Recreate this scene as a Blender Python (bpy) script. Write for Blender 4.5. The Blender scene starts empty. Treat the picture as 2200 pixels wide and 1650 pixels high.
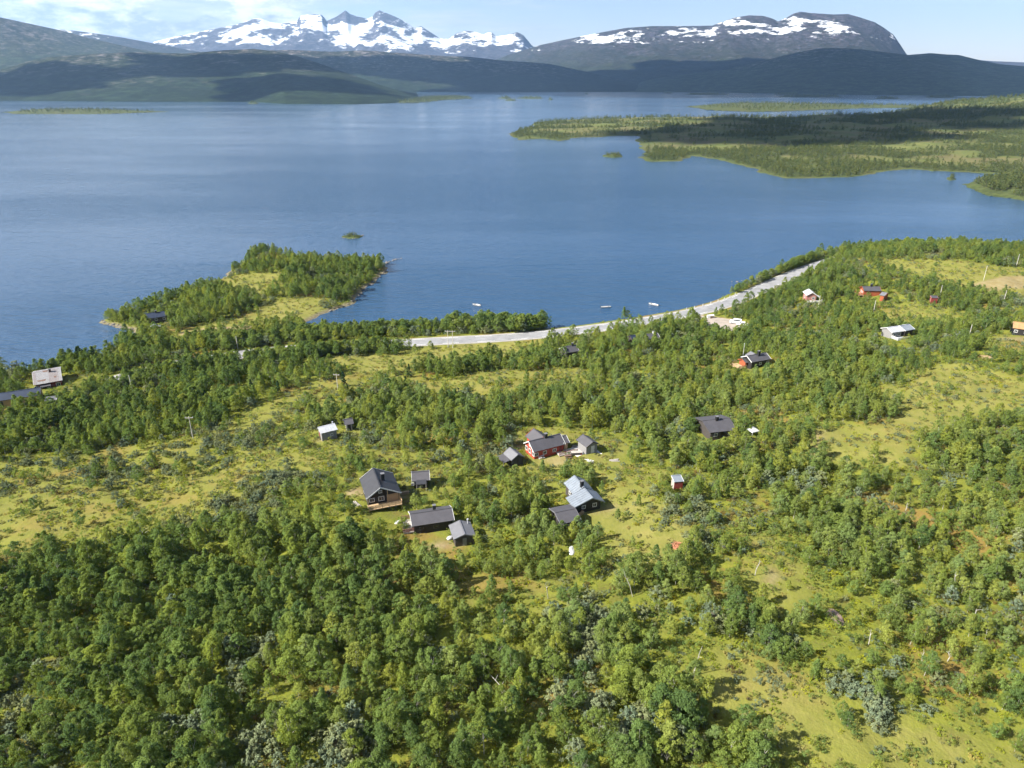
import bpy, bmesh, math, random
import numpy as np
from mathutils import Vector, Matrix

random.seed(7)
RNG = np.random.default_rng(11)
sc = bpy.context.scene
COL = sc.collection
R = math.radians

# ------------------------------------------------------------------ camera
CAM_H, PITCH, F = 95.0, R(23.3), 1525.0
cam = bpy.data.cameras.new('camera')
cam.sensor_width, cam.lens = 36.0, 36.0 * F / 2200.0
cam.clip_start, cam.clip_end = 1.0, 90000.0
camo = bpy.data.objects.new('camera', cam)
COL.objects.link(camo)
camo.location = (0, 0, CAM_H)
camo.rotation_euler = (math.pi / 2 - PITCH, 0, 0)
sc.camera = camo

# ------------------------------------------------------------------ light
SUN_EL, SUN_AZ = R(39), R(-110)          # azimuth clockwise from +Y
SUN_DIR = Vector((math.sin(SUN_AZ) * math.cos(SUN_EL), math.cos(SUN_AZ) * math.cos(SUN_EL), math.sin(SUN_EL)))
sun = bpy.data.lights.new('sun', 'SUN')
sun.energy, sun.angle, sun.color = 5.0, R(0.53), (1.0, 0.95, 0.86)
suno = bpy.data.objects.new('sun', sun)
COL.objects.link(suno)
suno.rotation_euler = SUN_DIR.to_track_quat('Z', 'Y').to_euler()
suno.location = (-300, -100, 400)

sc.view_settings.view_transform = 'Standard'
sc.view_settings.look = 'None'
sc.view_settings.gamma = 1.0
sc.view_settings.exposure = 1.6
sc.view_settings.use_curve_mapping = False

world = bpy.data.worlds.new('World')
sc.world = world
world.use_nodes = True
nt = world.node_tree
nt.nodes.clear()
def N(tree, typ, **kw):
    n = tree.nodes.new(typ)
    for k, v in kw.items():
        if k.startswith('i_'):
            key = k[2:]
            key = int(key) if key.isdigit() else key
            n.inputs[key].default_value = v
        else:
            setattr(n, k, v)
    return n
def Lk(tree, a, b):
    tree.links.new(a, b)
def math_node(tree, op, a, b=None, clamp=False):
    n = tree.nodes.new('ShaderNodeMath'); n.operation = op; n.use_clamp = clamp
    for i, v in enumerate((a, b)):
        if v is None: continue
        if isinstance(v, (int, float)): n.inputs[i].default_value = v
        else: tree.links.new(v, n.inputs[i])
    return n.outputs[0]
def ramp(tree, fac, stops, interp='LINEAR'):
    n = tree.nodes.new('ShaderNodeValToRGB')
    cr = n.color_ramp; cr.interpolation = interp
    while len(cr.elements) < len(stops): cr.elements.new(0.5)
    for e, (p, c) in zip(cr.elements, stops):
        e.position = p
        e.color = (c, c, c, 1) if isinstance(c, (int, float)) else (*c, 1)
    if fac is not None: tree.links.new(fac, n.inputs[0])
    return n.outputs[0]
def mix(tree, fac, a, b, mode='MIX'):
    n = tree.nodes.new('ShaderNodeMix'); n.data_type = 'RGBA'; n.blend_type = mode
    ins = [s for s in n.inputs if s.enabled]
    out = [s for s in n.outputs if s.enabled][0]
    for s, v in zip(ins, (fac, a, b)):
        if isinstance(v, (int, float)): s.default_value = v
        elif isinstance(v, tuple): s.default_value = (*v, 1) if len(v) == 3 else v
        else: tree.links.new(v, s)
    return out
def mapr(tree, v, a, b, c=0.0, d=1.0, smooth=True):
    n = tree.nodes.new('ShaderNodeMapRange'); n.interpolation_type = 'SMOOTHSTEP' if smooth else 'LINEAR'
    tree.links.new(v, n.inputs[0])
    for i, x in enumerate((a, b, c, d)): n.inputs[i + 1].default_value = x
    return n.outputs[0]

SKY = N(nt, 'ShaderNodeTexSky', sky_type='NISHITA')
SKY.sun_disc = False
SKY.sun_elevation, SKY.sun_rotation = SUN_EL, SUN_AZ
SKY.altitude, SKY.air_density, SKY.dust_density, SKY.ozone_density = 600, 1.0, 0.5, 3.0
SKY_STRENGTH = 0.060
HAZE = 3.2e-5
tc = N(nt, 'ShaderNodeTexCoord')
sep = N(nt, 'ShaderNodeSeparateXYZ'); Lk(nt, tc.outputs['Generated'], sep.inputs[0])
zz = math_node(nt, 'MAXIMUM', sep.outputs[2], 0.0)
den = math_node(nt, 'ADD', zz, 0.05)
comb = N(nt, 'ShaderNodeCombineXYZ')
Lk(nt, math_node(nt, 'DIVIDE', sep.outputs[0], den), comb.inputs[0])
Lk(nt, math_node(nt, 'DIVIDE', sep.outputs[1], den), comb.inputs[1])
n1 = N(nt, 'ShaderNodeTexNoise', i_Scale=0.42, i_Detail=9.0, i_Roughness=0.62)
Lk(nt, comb.outputs[0], n1.inputs['Vector'])
# broken cumulus lies over the west (left), clear sky to the east
west = math_node(nt, 'MULTIPLY', sep.outputs[0], -0.42)
cov = math_node(nt, 'ADD', n1.outputs[0], west)
cmask = mapr(nt, cov, 0.46, 0.66)
n2 = N(nt, 'ShaderNodeTexNoise', i_Scale=1.3, i_Detail=6.0, i_Roughness=0.6)
Lk(nt, comb.outputs[0], n2.inputs['Vector'])
ccol = ramp(nt, n2.outputs[0], [(0.3, (0.22, 0.25, 0.29)), (0.62, (0.34, 0.345, 0.35))])
cb = N(nt, 'ShaderNodeMapping'); cb.inputs['Scale'].default_value = (9, 9, 24); cb.inputs['Location'].default_value = (3.1, .4, 0.2)
Lk(nt, tc.outputs['Generated'], cb.inputs[0])
n3 = N(nt, 'ShaderNodeTexNoise', i_Scale=1.0, i_Detail=8.0, i_Roughness=0.58); Lk(nt, cb.outputs[0], n3.inputs['Vector'])
bank = math_node(nt, 'MULTIPLY', mapr(nt, n3.outputs[0], 0.47, 0.535), math_node(nt, 'MULTIPLY', mapr(nt, sep.outputs[2], 0.10, 0.20, 1, 0), mapr(nt, sep.outputs[0], -0.30, -0.16, 1, 0)))
n4 = N(nt, 'ShaderNodeTexNoise', i_Scale=2.6, i_Detail=7.0, i_Roughness=0.6); Lk(nt, cb.outputs[0], n4.inputs['Vector'])
bcol = ramp(nt, math_node(nt, 'ADD', math_node(nt, 'MULTIPLY', n4.outputs[0], 0.7), math_node(nt, 'MULTIPLY', sep.outputs[2], 2.2)), [(0.42, (0.19, 0.21, 0.25)), (0.57, (0.47, 0.47, 0.465))])
skyc = mix(nt, 1.0, SKY.outputs[0], (SKY_STRENGTH * 0.98, SKY_STRENGTH * 0.88, SKY_STRENGTH * 0.90), 'MULTIPLY')
final = mix(nt, bank, mix(nt, math_node(nt, 'MULTIPLY', cmask, 0.85), skyc, ccol), bcol)
bg = N(nt, 'ShaderNodeBackground', i_1=1.0); Lk(nt, final, bg.inputs[0])
wo = N(nt, 'ShaderNodeOutputWorld'); Lk(nt, bg.outputs[0], wo.inputs[0])

sc.render.engine = 'CYCLES'
cy = sc.cycles
cy.use_denoising = True
cy.use_adaptive_sampling = True
cy.adaptive_threshold = 0.02
cy.max_bounces, cy.diffuse_bounces, cy.glossy_bounces, cy.transmission_bounces, cy.volume_bounces = 8, 5, 2, 6, 1
cy.caustics_reflective = cy.caustics_refractive = False
cy.sample_clamp_indirect = 4.0

# ------------------------------------------------------------------ helpers
def mesh_obj(name, verts, faces, mat=None, parent=None, smooth=False, link=True):
    me = bpy.data.meshes.new(name)
    me.from_pydata([tuple(v) for v in verts], [], [tuple(f) for f in faces])
    if smooth: me.polygons.foreach_set('use_smooth', [True] * len(me.polygons))
    if mat: me.materials.append(mat)
    me.update()
    o = bpy.data.objects.new(name, me)
    if link: COL.objects.link(o)
    if parent: o.parent = parent
    return o
def np_mesh(name, V, Q, smooth=False, mat=None):
    """mesh from numpy verts (n,3) and quads (m,4) or tris (m,3)."""
    me = bpy.data.meshes.new(name)
    k = Q.shape[1]
    me.vertices.add(len(V)); me.loops.add(Q.size); me.polygons.add(len(Q))
    me.vertices.foreach_set('co', V.astype(np.float32).ravel())
    me.loops.foreach_set('vertex_index', Q.astype(np.int32).ravel())
    me.polygons.foreach_set('loop_start', np.arange(0, Q.size, k, dtype=np.int32))
    if smooth: me.polygons.foreach_set('use_smooth', np.ones(len(Q), dtype=bool))
    me.update(calc_edges=True)
    if mat: me.materials.append(mat)
    return me
def empty(name, loc=(0, 0, 0), rz=0.0):
    o = bpy.data.objects.new(name, None); COL.objects.link(o)
    o.empty_display_size = 0.5
    o.location = loc; o.rotation_euler = (0, 0, rz)
    return o
def tag(o, label=None, cat=None, group=None, kind=None):
    if label: o['label'] = label
    if cat: o['category'] = cat
    if group: o['group'] = group
    if kind: o['kind'] = kind
    return o
class MB:
    def __init__(s): s.v = []; s.f = []
    def add(s, vs, fs):
        b = len(s.v); s.v += [tuple(v) for v in vs]; s.f += [tuple(i + b for i in f) for f in fs]; return s
    def box(s, x0, x1, y0, y1, z0, z1):
        vs = [(x, y, z) for x in (x0, x1) for y in (y0, y1) for z in (z0, z1)]
        return s.add(vs, [(0, 1, 3, 2), (4, 6, 7, 5), (0, 4, 5, 1), (2, 3, 7, 6), (0, 2, 6, 4), (1, 5, 7, 3)])
    def slab(s, q, t):
        """quad q (4 points), thickness t downwards along its normal."""
        q = [Vector(p) for p in q]
        n = (q[1] - q[0]).cross(q[3] - q[0]).normalized()
        if n.z < 0: n = -n
        vs = q + [p - n * t for p in q]
        return s.add(vs, [(0, 1, 2, 3), (7, 6, 5, 4), (0, 4, 5, 1), (1, 5, 6, 2), (2, 6, 7, 3), (3, 7, 4, 0)])
    def bar(s, a, b, w, h=None):
        a, b = Vector(a), Vector(b); h = h or w
        d = (b - a).normalized()
        u = Vector((0, 0, 1)) if abs(d.z) < 0.95 else Vector((1, 0, 0))
        x = d.cross(u).normalized(); y = x.cross(d).normalized()
        vs = [p + x * sx * w / 2 + y * sy * h / 2 for p in (a, b) for sx, sy in ((-1, -1), (1, -1), (1, 1), (-1, 1))]
        return s.add(vs, [(0, 1, 2, 3), (7, 6, 5, 4), (0, 4, 5, 1), (1, 5, 6, 2), (2, 6, 7, 3), (3, 7, 4, 0)])
    def tube(s, pts, rad, n=7):
        pts = [Vector(p) for p in pts]; base = len(s.v); k = len(pts)
        for i, p in enumerate(pts):
            d = (pts[min(i + 1, k - 1)] - pts[max(i - 1, 0)]).normalized()
            u = Vector((0, 0, 1)) if abs(d.z) < 0.9 else Vector((1, 0, 0))
            x = d.cross(u).normalized(); y = d.cross(x).normalized()
            r = rad[i] if isinstance(rad, (list, tuple)) else rad
            for j in range(n):
                a = 2 * math.pi * j / n
                s.v.append(tuple(p + (x * math.cos(a) + y * math.sin(a)) * r))
        for i in range(k - 1):
            for j in range(n):
                s.f.append((base + i * n + j, base + i * n + (j + 1) % n, base + (i + 1) * n + (j + 1) % n, base + (i + 1) * n + j))
        s.f.append(tuple(base + j for j in range(n))[::-1]); s.f.append(tuple(base + (k - 1) * n + j for j in range(n)))
        return s
    def build(s, name, mat, parent=None, smooth=False):
        return mesh_obj(name, s.v, s.f, mat, parent, smooth)

def hash2(ix, iy, seed):
    h = (ix.astype(np.int64) * 374761393 + iy.astype(np.int64) * 668265263 + seed * 974634521) & 0x7fffffff
    h = ((h ^ (h >> 13)) * 1274126177) & 0x7fffffff
    return ((h ^ (h >> 16)) & 0xffff) / 65535.0
def vnoise(x, y, seed=0):
    ix, iy = np.floor(x), np.floor(y)
    fx, fy = x - ix, y - iy
    fx, fy = fx * fx * fx * (fx * (fx * 6 - 15) + 10), fy * fy * fy * (fy * (fy * 6 - 15) + 10)
    a, b = hash2(ix, iy, seed), hash2(ix + 1, iy, seed)
    c, d = hash2(ix, iy + 1, seed), hash2(ix + 1, iy + 1, seed)
    return (a * (1 - fx) + b * fx) * (1 - fy) + (c * (1 - fx) + d * fx) * fy
def fbm(x, y, seed=0, octv=4, gain=0.5):
    x, y = np.asarray(x, float), np.asarray(y, float)
    t, amp, tot = 0, 1.0, 0
    for i in range(octv):
        t = t + amp * vnoise(x * 2 ** i + 13.7 * i, y * 2 ** i - 7.1 * i, seed + i); tot += amp; amp *= gain
    return t / tot
def ridged(x, y, seed=0, octv=5, gain=0.55):
    t, amp, tot = 0, 1.0, 0
    for i in range(octv):
        t = t + amp * (1 - np.abs(2 * vnoise(x * 2 ** i + 3.3 * i, y * 2 ** i + 9.2 * i, seed + i) - 1)); tot += amp; amp *= gain
    return t / tot
def sstep(a, b, x):
    t = np.clip((x - a) / (b - a), 0, 1); return t * t * (3 - 2 * t)
def in_poly(P, X, Y):
    P = np.asarray(P, float); inside = np.zeros(X.shape, bool)
    x1, y1 = P[-1]
    for x2, y2 in P:
        c = (y1 > Y) != (y2 > Y)
        if y1 != y2:
            inside ^= c & (X < (x2 - x1) * (Y - y1) / (y2 - y1) + x1)
        x1, y1 = x2, y2
    return inside
def poly_dist(P, X, Y, closed=True):
    P = np.asarray(P, float); d2 = np.full(X.shape, 1e18)
    n = len(P)
    for i in range(n if closed else n - 1):
        a, b = P[i], P[(i + 1) % n]
        ab = b - a; l2 = max(ab @ ab, 1e-9)
        t = np.clip(((X - a[0]) * ab[0] + (Y - a[1]) * ab[1]) / l2, 0, 1)
        d2 = np.minimum(d2, (X - a[0] - t * ab[0]) ** 2 + (Y - a[1] - t * ab[1]) ** 2)
    return np.sqrt(d2)
def sdist(P, X, Y):
    return np.where(in_poly(P, X, Y), 1, -1) * poly_dist(P, X, Y)

# photograph pixel (2200 x 1650) -> point of the world on a height
def ray(px, py):
    x, y = (px - 1100) / F, (py - 825) / F
    return Vector((x, math.cos(PITCH) - math.sin(PITCH) * y, -(math.sin(PITCH) + math.cos(PITCH) * y)))
def upz(px, py, z=0.0):
    d = ray(px, py); t = (z - CAM_H) / d.z
    return Vector((d.x * t, d.y * t, z))
def w2(pts, z=0.0):
    return [tuple(upz(px, py, z)[:2]) for px, py in pts]
def project(X, Y, Z):
    """world -> photo pixels (numpy)."""
    fx, fy, fz = X, Y, Z - CAM_H
    cp, sp = math.cos(PITCH), math.sin(PITCH)
    depth = fy * cp - fz * sp
    up = fy * sp + fz * cp
    return 1100 + F * fx / depth, 825 - F * up / depth, depth

# ------------------------------------------------------------------ materials
def new_mat(name):
    m = bpy.data.materials.new(name); m.use_nodes = True
    t = m.node_tree; t.nodes.clear()
    out = t.nodes.new('ShaderNodeOutputMaterial')
    b = t.nodes.new('ShaderNodeBsdfPrincipled')
    t.links.new(b.outputs[0], out.inputs[0])
    return m, t, b, out
def plain(name, col, rough=0.7, var=0.15, scale=2.0, metallic=0.0, col2=None, stretch=None, bump=0.0):
    m, t, b, _ = new_mat(name)
    co = N(t, 'ShaderNodeTexCoord')
    mp = N(t, 'ShaderNodeMapping')
    if stretch: mp.inputs['Scale'].default_value = stretch
    Lk(t, co.outputs['Object'], mp.inputs[0])
    n = N(t, 'ShaderNodeTexNoise', i_Scale=scale, i_Detail=5.0, i_Roughness=0.65)
    Lk(t, mp.outputs[0], n.inputs['Vector'])
    lo = tuple(c * (1 - var) for c in col); hi = tuple(min(1, c * (1 + var)) for c in (col2 or col))
    Lk(t, ramp(t, n.outputs[0], [(0.3, lo), (0.7, hi)]), b.inputs['Base Color'])
    b.inputs['Roughness'].default_value = rough; b.inputs['Metallic'].default_value = metallic
    if bump:
        bp = N(t, 'ShaderNodeBump', i_Strength=bump, i_Distance=0.05); Lk(t, n.outputs[0], bp.inputs['Height']); Lk(t, bp.outputs[0], b.inputs['Normal'])
    return m
def leaf_mat(name, col, transl=0.48, var=0.35):
    m = bpy.data.materials.new(name); m.use_nodes = True
    t = m.node_tree; t.nodes.clear()
    out = t.nodes.new('ShaderNodeOutputMaterial')
    oi = N(t, 'ShaderNodeObjectInfo')
    ge = N(t, 'ShaderNodeTexCoord')
    nz = N(t, 'ShaderNodeTexNoise', i_Scale=1.6, i_Detail=2.0); Lk(t, ge.outputs['Object'], nz.inputs['Vector'])
    warm = (col[0] * 1.28, col[1] * 1.14, col[2] * 0.85); cool = (col[0] * 0.80, col[1] * 0.88, col[2] * 1.0)
    c1 = ramp(t, oi.outputs['Random'], [(0.0, cool), (0.45, col), (1.0, warm)])
    v = mapr(t, nz.outputs[0], 0.3, 0.7, 1 - var, 1 + var, False)
    hs = N(t, 'ShaderNodeHueSaturation'); Lk(t, c1, hs.inputs['Color']); Lk(t, v, hs.inputs['Value'])
    d = N(t, 'ShaderNodeBsdfDiffuse'); Lk(t, hs.outputs[0], d.inputs[0])
    tr = N(t, 'ShaderNodeBsdfTranslucent')
    Lk(t, mix(t, 1.0, hs.outputs[0], (1.25, 1.2, 0.55), 'MULTIPLY'), tr.inputs[0])
    ms = N(t, 'ShaderNodeMixShader', i_0=transl); Lk(t, d.outputs[0], ms.inputs[1]); Lk(t, tr.outputs[0], ms.inputs[2])
    Lk(t, ms.outputs[0], out.inputs[0])
    return m

M = {}
M['leaf_mid'] = leaf_mat('birch leaves', (0.172, 0.234, 0.062))
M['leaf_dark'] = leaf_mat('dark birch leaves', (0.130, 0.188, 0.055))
M['leaf_light'] = leaf_mat('light birch leaves', (0.205, 0.252, 0.066))
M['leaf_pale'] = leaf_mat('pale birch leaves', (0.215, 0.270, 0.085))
M['leaf_yellow'] = leaf_mat('yellowing leaves', (0.20, 0.20, 0.03))
M['leaf_grey'] = leaf_mat('willow leaves', (0.150, 0.182, 0.105), 0.2)
M['leaf_heath'] = leaf_mat('heath leaves', (0.12, 0.095, 0.04), 0.2)
M['leaf_herb'] = leaf_mat('herb leaves', (0.22, 0.25, 0.028), 0.4)
M['leaf_straw'] = leaf_mat('straw grass', (0.22, 0.205, 0.075), 0.3)
M['leaf_spruce'] = leaf_mat('spruce needles', (0.028, 0.055, 0.022), 0.1)
M['leaf_far'] = leaf_mat('far leaves', (0.100, 0.125, 0.048), 0.35)
M['bark'] = plain('birch bark', (0.33, 0.31, 0.27), 0.8, 0.5, 3.0, stretch=(1, 1, 2.5))
M['bark_dark'] = plain('grey bark', (0.16, 0.13, 0.10), 0.9, 0.4, 4.0)
M['roof_black'] = plain('black roof sheet', (0.027, 0.027, 0.032), 0.55, 0.18, 0.9)
M['roof_dark'] = plain('dark grey roof', (0.058, 0.055, 0.062), 0.6, 0.15, 0.8)
M['roof_grey'] = plain('grey felt roof', (0.12, 0.12, 0.132), 0.6, 0.12, 0.8)
M['roof_navy'] = plain('navy roof', (0.020, 0.028, 0.05), 0.45, 0.2, 1.0)
M['roof_silver'] = plain('galvanised roof', (0.20, 0.225, 0.26), 0.45, 0.18, 0.7, 0.25)
M['roof_white'] = plain('pale sheet roof', (0.36, 0.37, 0.39), 0.5, 0.12, 1.0)
M['roof_orange'] = plain('orange roof', (0.30, 0.17, 0.075), 0.8, 0.2, 1.0)
M['roof_rust'] = plain('rusty sheet', (0.15, 0.148, 0.15), 0.65, 0.3, 2.6, stretch=(3.0, 0.8, 0.8), col2=(0.23, 0.225, 0.23))
M['roof_rust2'] = plain('streaked sheet', (0.12, 0.10, 0.095), 0.7, 0.3, 2.6, stretch=(3.0, 0.8, 0.8), col2=(0.20, 0.18, 0.18))
M['rust'] = plain('rust', (0.085, 0.045, 0.032), 0.9, 0.4, 3.0, col2=(0.13, 0.075, 0.055))
M['wall_black'] = plain('black stained timber', (0.014, 0.012, 0.012), 0.7, 0.4, 2.0, stretch=(6, 6, 0.6))
M['wall_dark'] = plain('dark stained timber', (0.045, 0.038, 0.035), 0.75, 0.35, 2.0, stretch=(6, 6, 0.6))
M['wall_grey'] = plain('grey stained timber', (0.18, 0.175, 0.175), 0.75, 0.2, 2.0, stretch=(6, 6, 0.6))
M['wall_red'] = plain('red painted timber', (0.30, 0.040, 0.020), 0.75, 0.25, 2.0, stretch=(6, 6, 0.6))
M['wall_deepred'] = plain('deep red timber', (0.16, 0.022, 0.018), 0.75, 0.3, 2.0, stretch=(6, 6, 0.6))
M['wall_orange'] = plain('orange stained timber', (0.25, 0.062, 0.022), 0.75, 0.2, 2.0, stretch=(6, 6, 0.6))
M['wall_pink'] = plain('faded red timber', (0.26, 0.12, 0.10), 0.8, 0.25, 2.0, stretch=(6, 6, 0.6))
M['wood'] = plain('bare timber', (0.36, 0.25, 0.14), 0.8, 0.25, 3.0, stretch=(1, 6, 6))
M['wood_grey'] = plain('weathered timber', (0.33, 0.30, 0.27), 0.85, 0.2, 3.0)
M['pole'] = plain('weathered pole', (0.44, 0.41, 0.36), 0.85, 0.2, 2.0)
M['white'] = plain('white paint', (0.52, 0.52, 0.51), 0.6, 0.06, 3.0)
M['white_tarp'] = plain('white tarpaulin', (0.42, 0.43, 0.44), 0.5, 0.12, 2.0)
M['blue_tarp'] = plain('blue tarpaulin', (0.05, 0.25, 0.55), 0.5, 0.15, 2.0)
M['concrete'] = plain('pale concrete', (0.48, 0.46, 0.44), 0.85, 0.1, 1.0)
M['black'] = plain('black metal', (0.012, 0.012, 0.013), 0.5, 0.2, 3.0)
M['glass'] = plain('window glass', (0.02, 0.025, 0.03), 0.08, 0.1, 1.0)
M['car_white'] = plain('white car paint', (0.75, 0.76, 0.78), 0.25, 0.03, 1.0)
M['car_black'] = plain('black car paint', (0.01, 0.011, 0.014), 0.2, 0.03, 1.0)
M['rubber'] = plain('tyre rubber', (0.02, 0.02, 0.02), 0.9, 0.1, 3.0)
M['lamp'] = plain('lamp glass', (0.6, 0.6, 0.58), 0.15, 0.03, 3.0)
M['rock'] = plain('shore rock', (0.10, 0.088, 0.075), 0.9, 0.4, 1.5, col2=(0.16, 0.145, 0.13))
M['rock_pink'] = plain('bare rock', (0.19, 0.135, 0.105), 0.9, 0.3, 1.2)
M['brush'] = plain('rust red brushwood', (0.26, 0.09, 0.045), 0.9, 0.5, 3.0, col2=(0.38, 0.17, 0.09))
M['soil'] = plain('bare soil', (0.40, 0.30, 0.20), 0.95, 0.2, 0.6)
M['gravel'] = plain('gravel', (0.25, 0.21, 0.175), 0.95, 0.14, 0.35, col2=(0.29, 0.25, 0.215))
M['hull'] = plain('boat hull', (0.34, 0.335, 0.33), 0.35, 0.06, 2.0)

# ------------------------------------------------------------------ near land
SHORE_PX = [(-700, 900), (-400, 850), (-150, 824), (0, 803), (60, 796), (125, 786), (190, 772), (250, 757), (258, 745), (252, 736), (278, 726),
            (302, 716), (285, 709), (262, 705), (238, 697), (224, 691), (238, 686), (275, 668), (330, 650), (430, 618), (490, 592), (515, 566), (550, 549),
            (610, 545), (660, 560), (740, 561), (800, 563), (828, 568), (826, 585), (795, 612), (765, 640), (745, 657), (712, 669), (680, 680), (640, 695),
            (655, 704), (720, 711), (800, 708), (900, 703), (960, 700), (1010, 700), (1090, 699), (1150, 703), (1172, 710), (1184, 715), (1194, 712),
            (1260, 700), (1340, 690), (1420, 678), (1440, 675), (1470, 671), (1500, 664), (1560, 646), (1580, 629), (1625, 604), (1700, 568), (1760, 547),
            (1850, 533), (1910, 527), (2000, 534), (2100, 540), (2200, 538), (2300, 534), (2700, 515)]
SHORE = w2(SHORE_PX) + [(1100, 420), (1100, -120), (-620, -120), (-620, 180)]
ROAD_PX = [(235, 822), (300, 802), (420, 776), (560, 757), (700, 745), (870, 737), (950, 732.5), (1060, 727), (1160, 719), (1260, 708), (1340, 697), (1420, 684),
           (1490, 671), (1560, 652), (1610, 632), (1660, 609), (1720, 583), (1770, 565), (1815, 552), (1850, 550), (1890, 553)]
ROADZ = 2.0
ROAD = w2(ROAD_PX, ROADZ)
def catmull(P, step=5.0):
    P = [Vector(p) for p in P]; out = []
    for i in range(len(P) - 1):
        p0, p1, p2, p3 = P[max(i - 1, 0)], P[i], P[i + 1], P[min(i + 2, len(P) - 1)]
        n = max(2, int((p2 - p1).length / step))
        for k in range(n):
            t = k / n
            out.append(0.5 * ((2 * p1) + (p2 - p0) * t + (2 * p0 - 5 * p1 + 4 * p2 - p3) * t * t + (3 * p1 - p0 - 3 * p2 + p3) * t ** 3))
    out.append(P[-1]); return out
ROADC = [tuple(p) for p in catmull(ROAD, 5)]
PARK_PX = [(1497, 676), (1512, 678), (1560, 684), (1585, 688), (1606, 695), (1600, 702), (1580, 706), (1572, 722), (1561, 723), (1560, 711), (1536, 705), (1512, 694)]
PARK = w2(PARK_PX, 2.2)

GX0, GX1, GY0, GY1, GS = -390.0, 600.0, 24.0, 640.0, 1.5
gx = np.arange(GX0, GX1 + 0.1, GS); gy = np.arange(GY0, GY1 + 0.1, GS)
GXX, GYY = np.meshgrid(gx, gy)
_wob = (fbm(GXX / 9, GYY / 9, 5, 3) - 0.5) * 6
DS = sdist(SHORE, GXX, GYY) + _wob
def bump(px, py, z, amp, sx, sy):
    c = upz(px, py, z); return amp * np.exp(-((GXX - c.x) / sx) ** 2 - ((GYY - c.y) / sy) ** 2)
dpos = np.maximum(DS, 0)
H = np.where(DS > 0, 0.35 + 1.1 * (1 - np.exp(-dpos / 5)) + 7.0 * (1 - np.exp(-np.maximum(dpos - 20, 0) / 120)), DS * 0.12)
H += np.where(DS > 0, (1 - np.exp(-dpos / 60)) * np.maximum(250 - GYY, 0) * 0.03, 0)
land = sstep(2, 40, DS)
H += land * (bump(2150, 560, 8, 9, 150, 60) + bump(1950, 600, 6, 2.0, 60, 40) + bump(2250, 760, 8, 6, 90, 70) + bump(1750, 830, 8, 1.6, 40, 60))
H += sstep(0, 14, DS) * bump(565, 545, 3, 4.0, 22, 12)
H += land * ((fbm(GXX / 42, GYY / 42, 21, 3) - 0.5) * 3.6 + (fbm(GXX / 11, GYY / 11, 31, 3) - 0.5) * 1.1)
dr = poly_dist(ROADC, GXX, GYY, closed=False)
dpark = np.maximum(-sdist(PARK, GXX, GYY), 0)
wr = np.maximum(1 - sstep(5.0, 11.0, dr), 1 - sstep(1.0, 9.0, dpark))
H = H * (1 - wr) + ROADZ * wr
H = np.maximum(H, -9)
def bil(A, x, y):
    u = np.clip((np.asarray(x, float) - GX0) / GS, 0, len(gx) - 1.001); v = np.clip((np.asarray(y, float) - GY0) / GS, 0, len(gy) - 1.001)
    i, j = np.floor(u).astype(int), np.floor(v).astype(int); fu, fv = u - i, v - j
    return (A[j, i] * (1 - fu) + A[j, i + 1] * fu) * (1 - fv) + (A[j + 1, i] * (1 - fu) + A[j + 1, i + 1] * fu) * fv
def gz(x, y): return float(bil(H, x, y))
def gp(px, py, above=0.0):
    """ground point under a pixel (of a thing that stands `above` the ground there)."""
    z = 4.0
    for _ in range(12):
        p = upz(px, py, z + above); z = 0.5 * z + 0.5 * gz(p.x, p.y)
    p = upz(px, py, z + above)
    return Vector((p.x, p.y, gz(p.x, p.y)))
def gpoly(pts):
    return [tuple(gp(px, py)[:2]) for px, py in pts]

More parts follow.
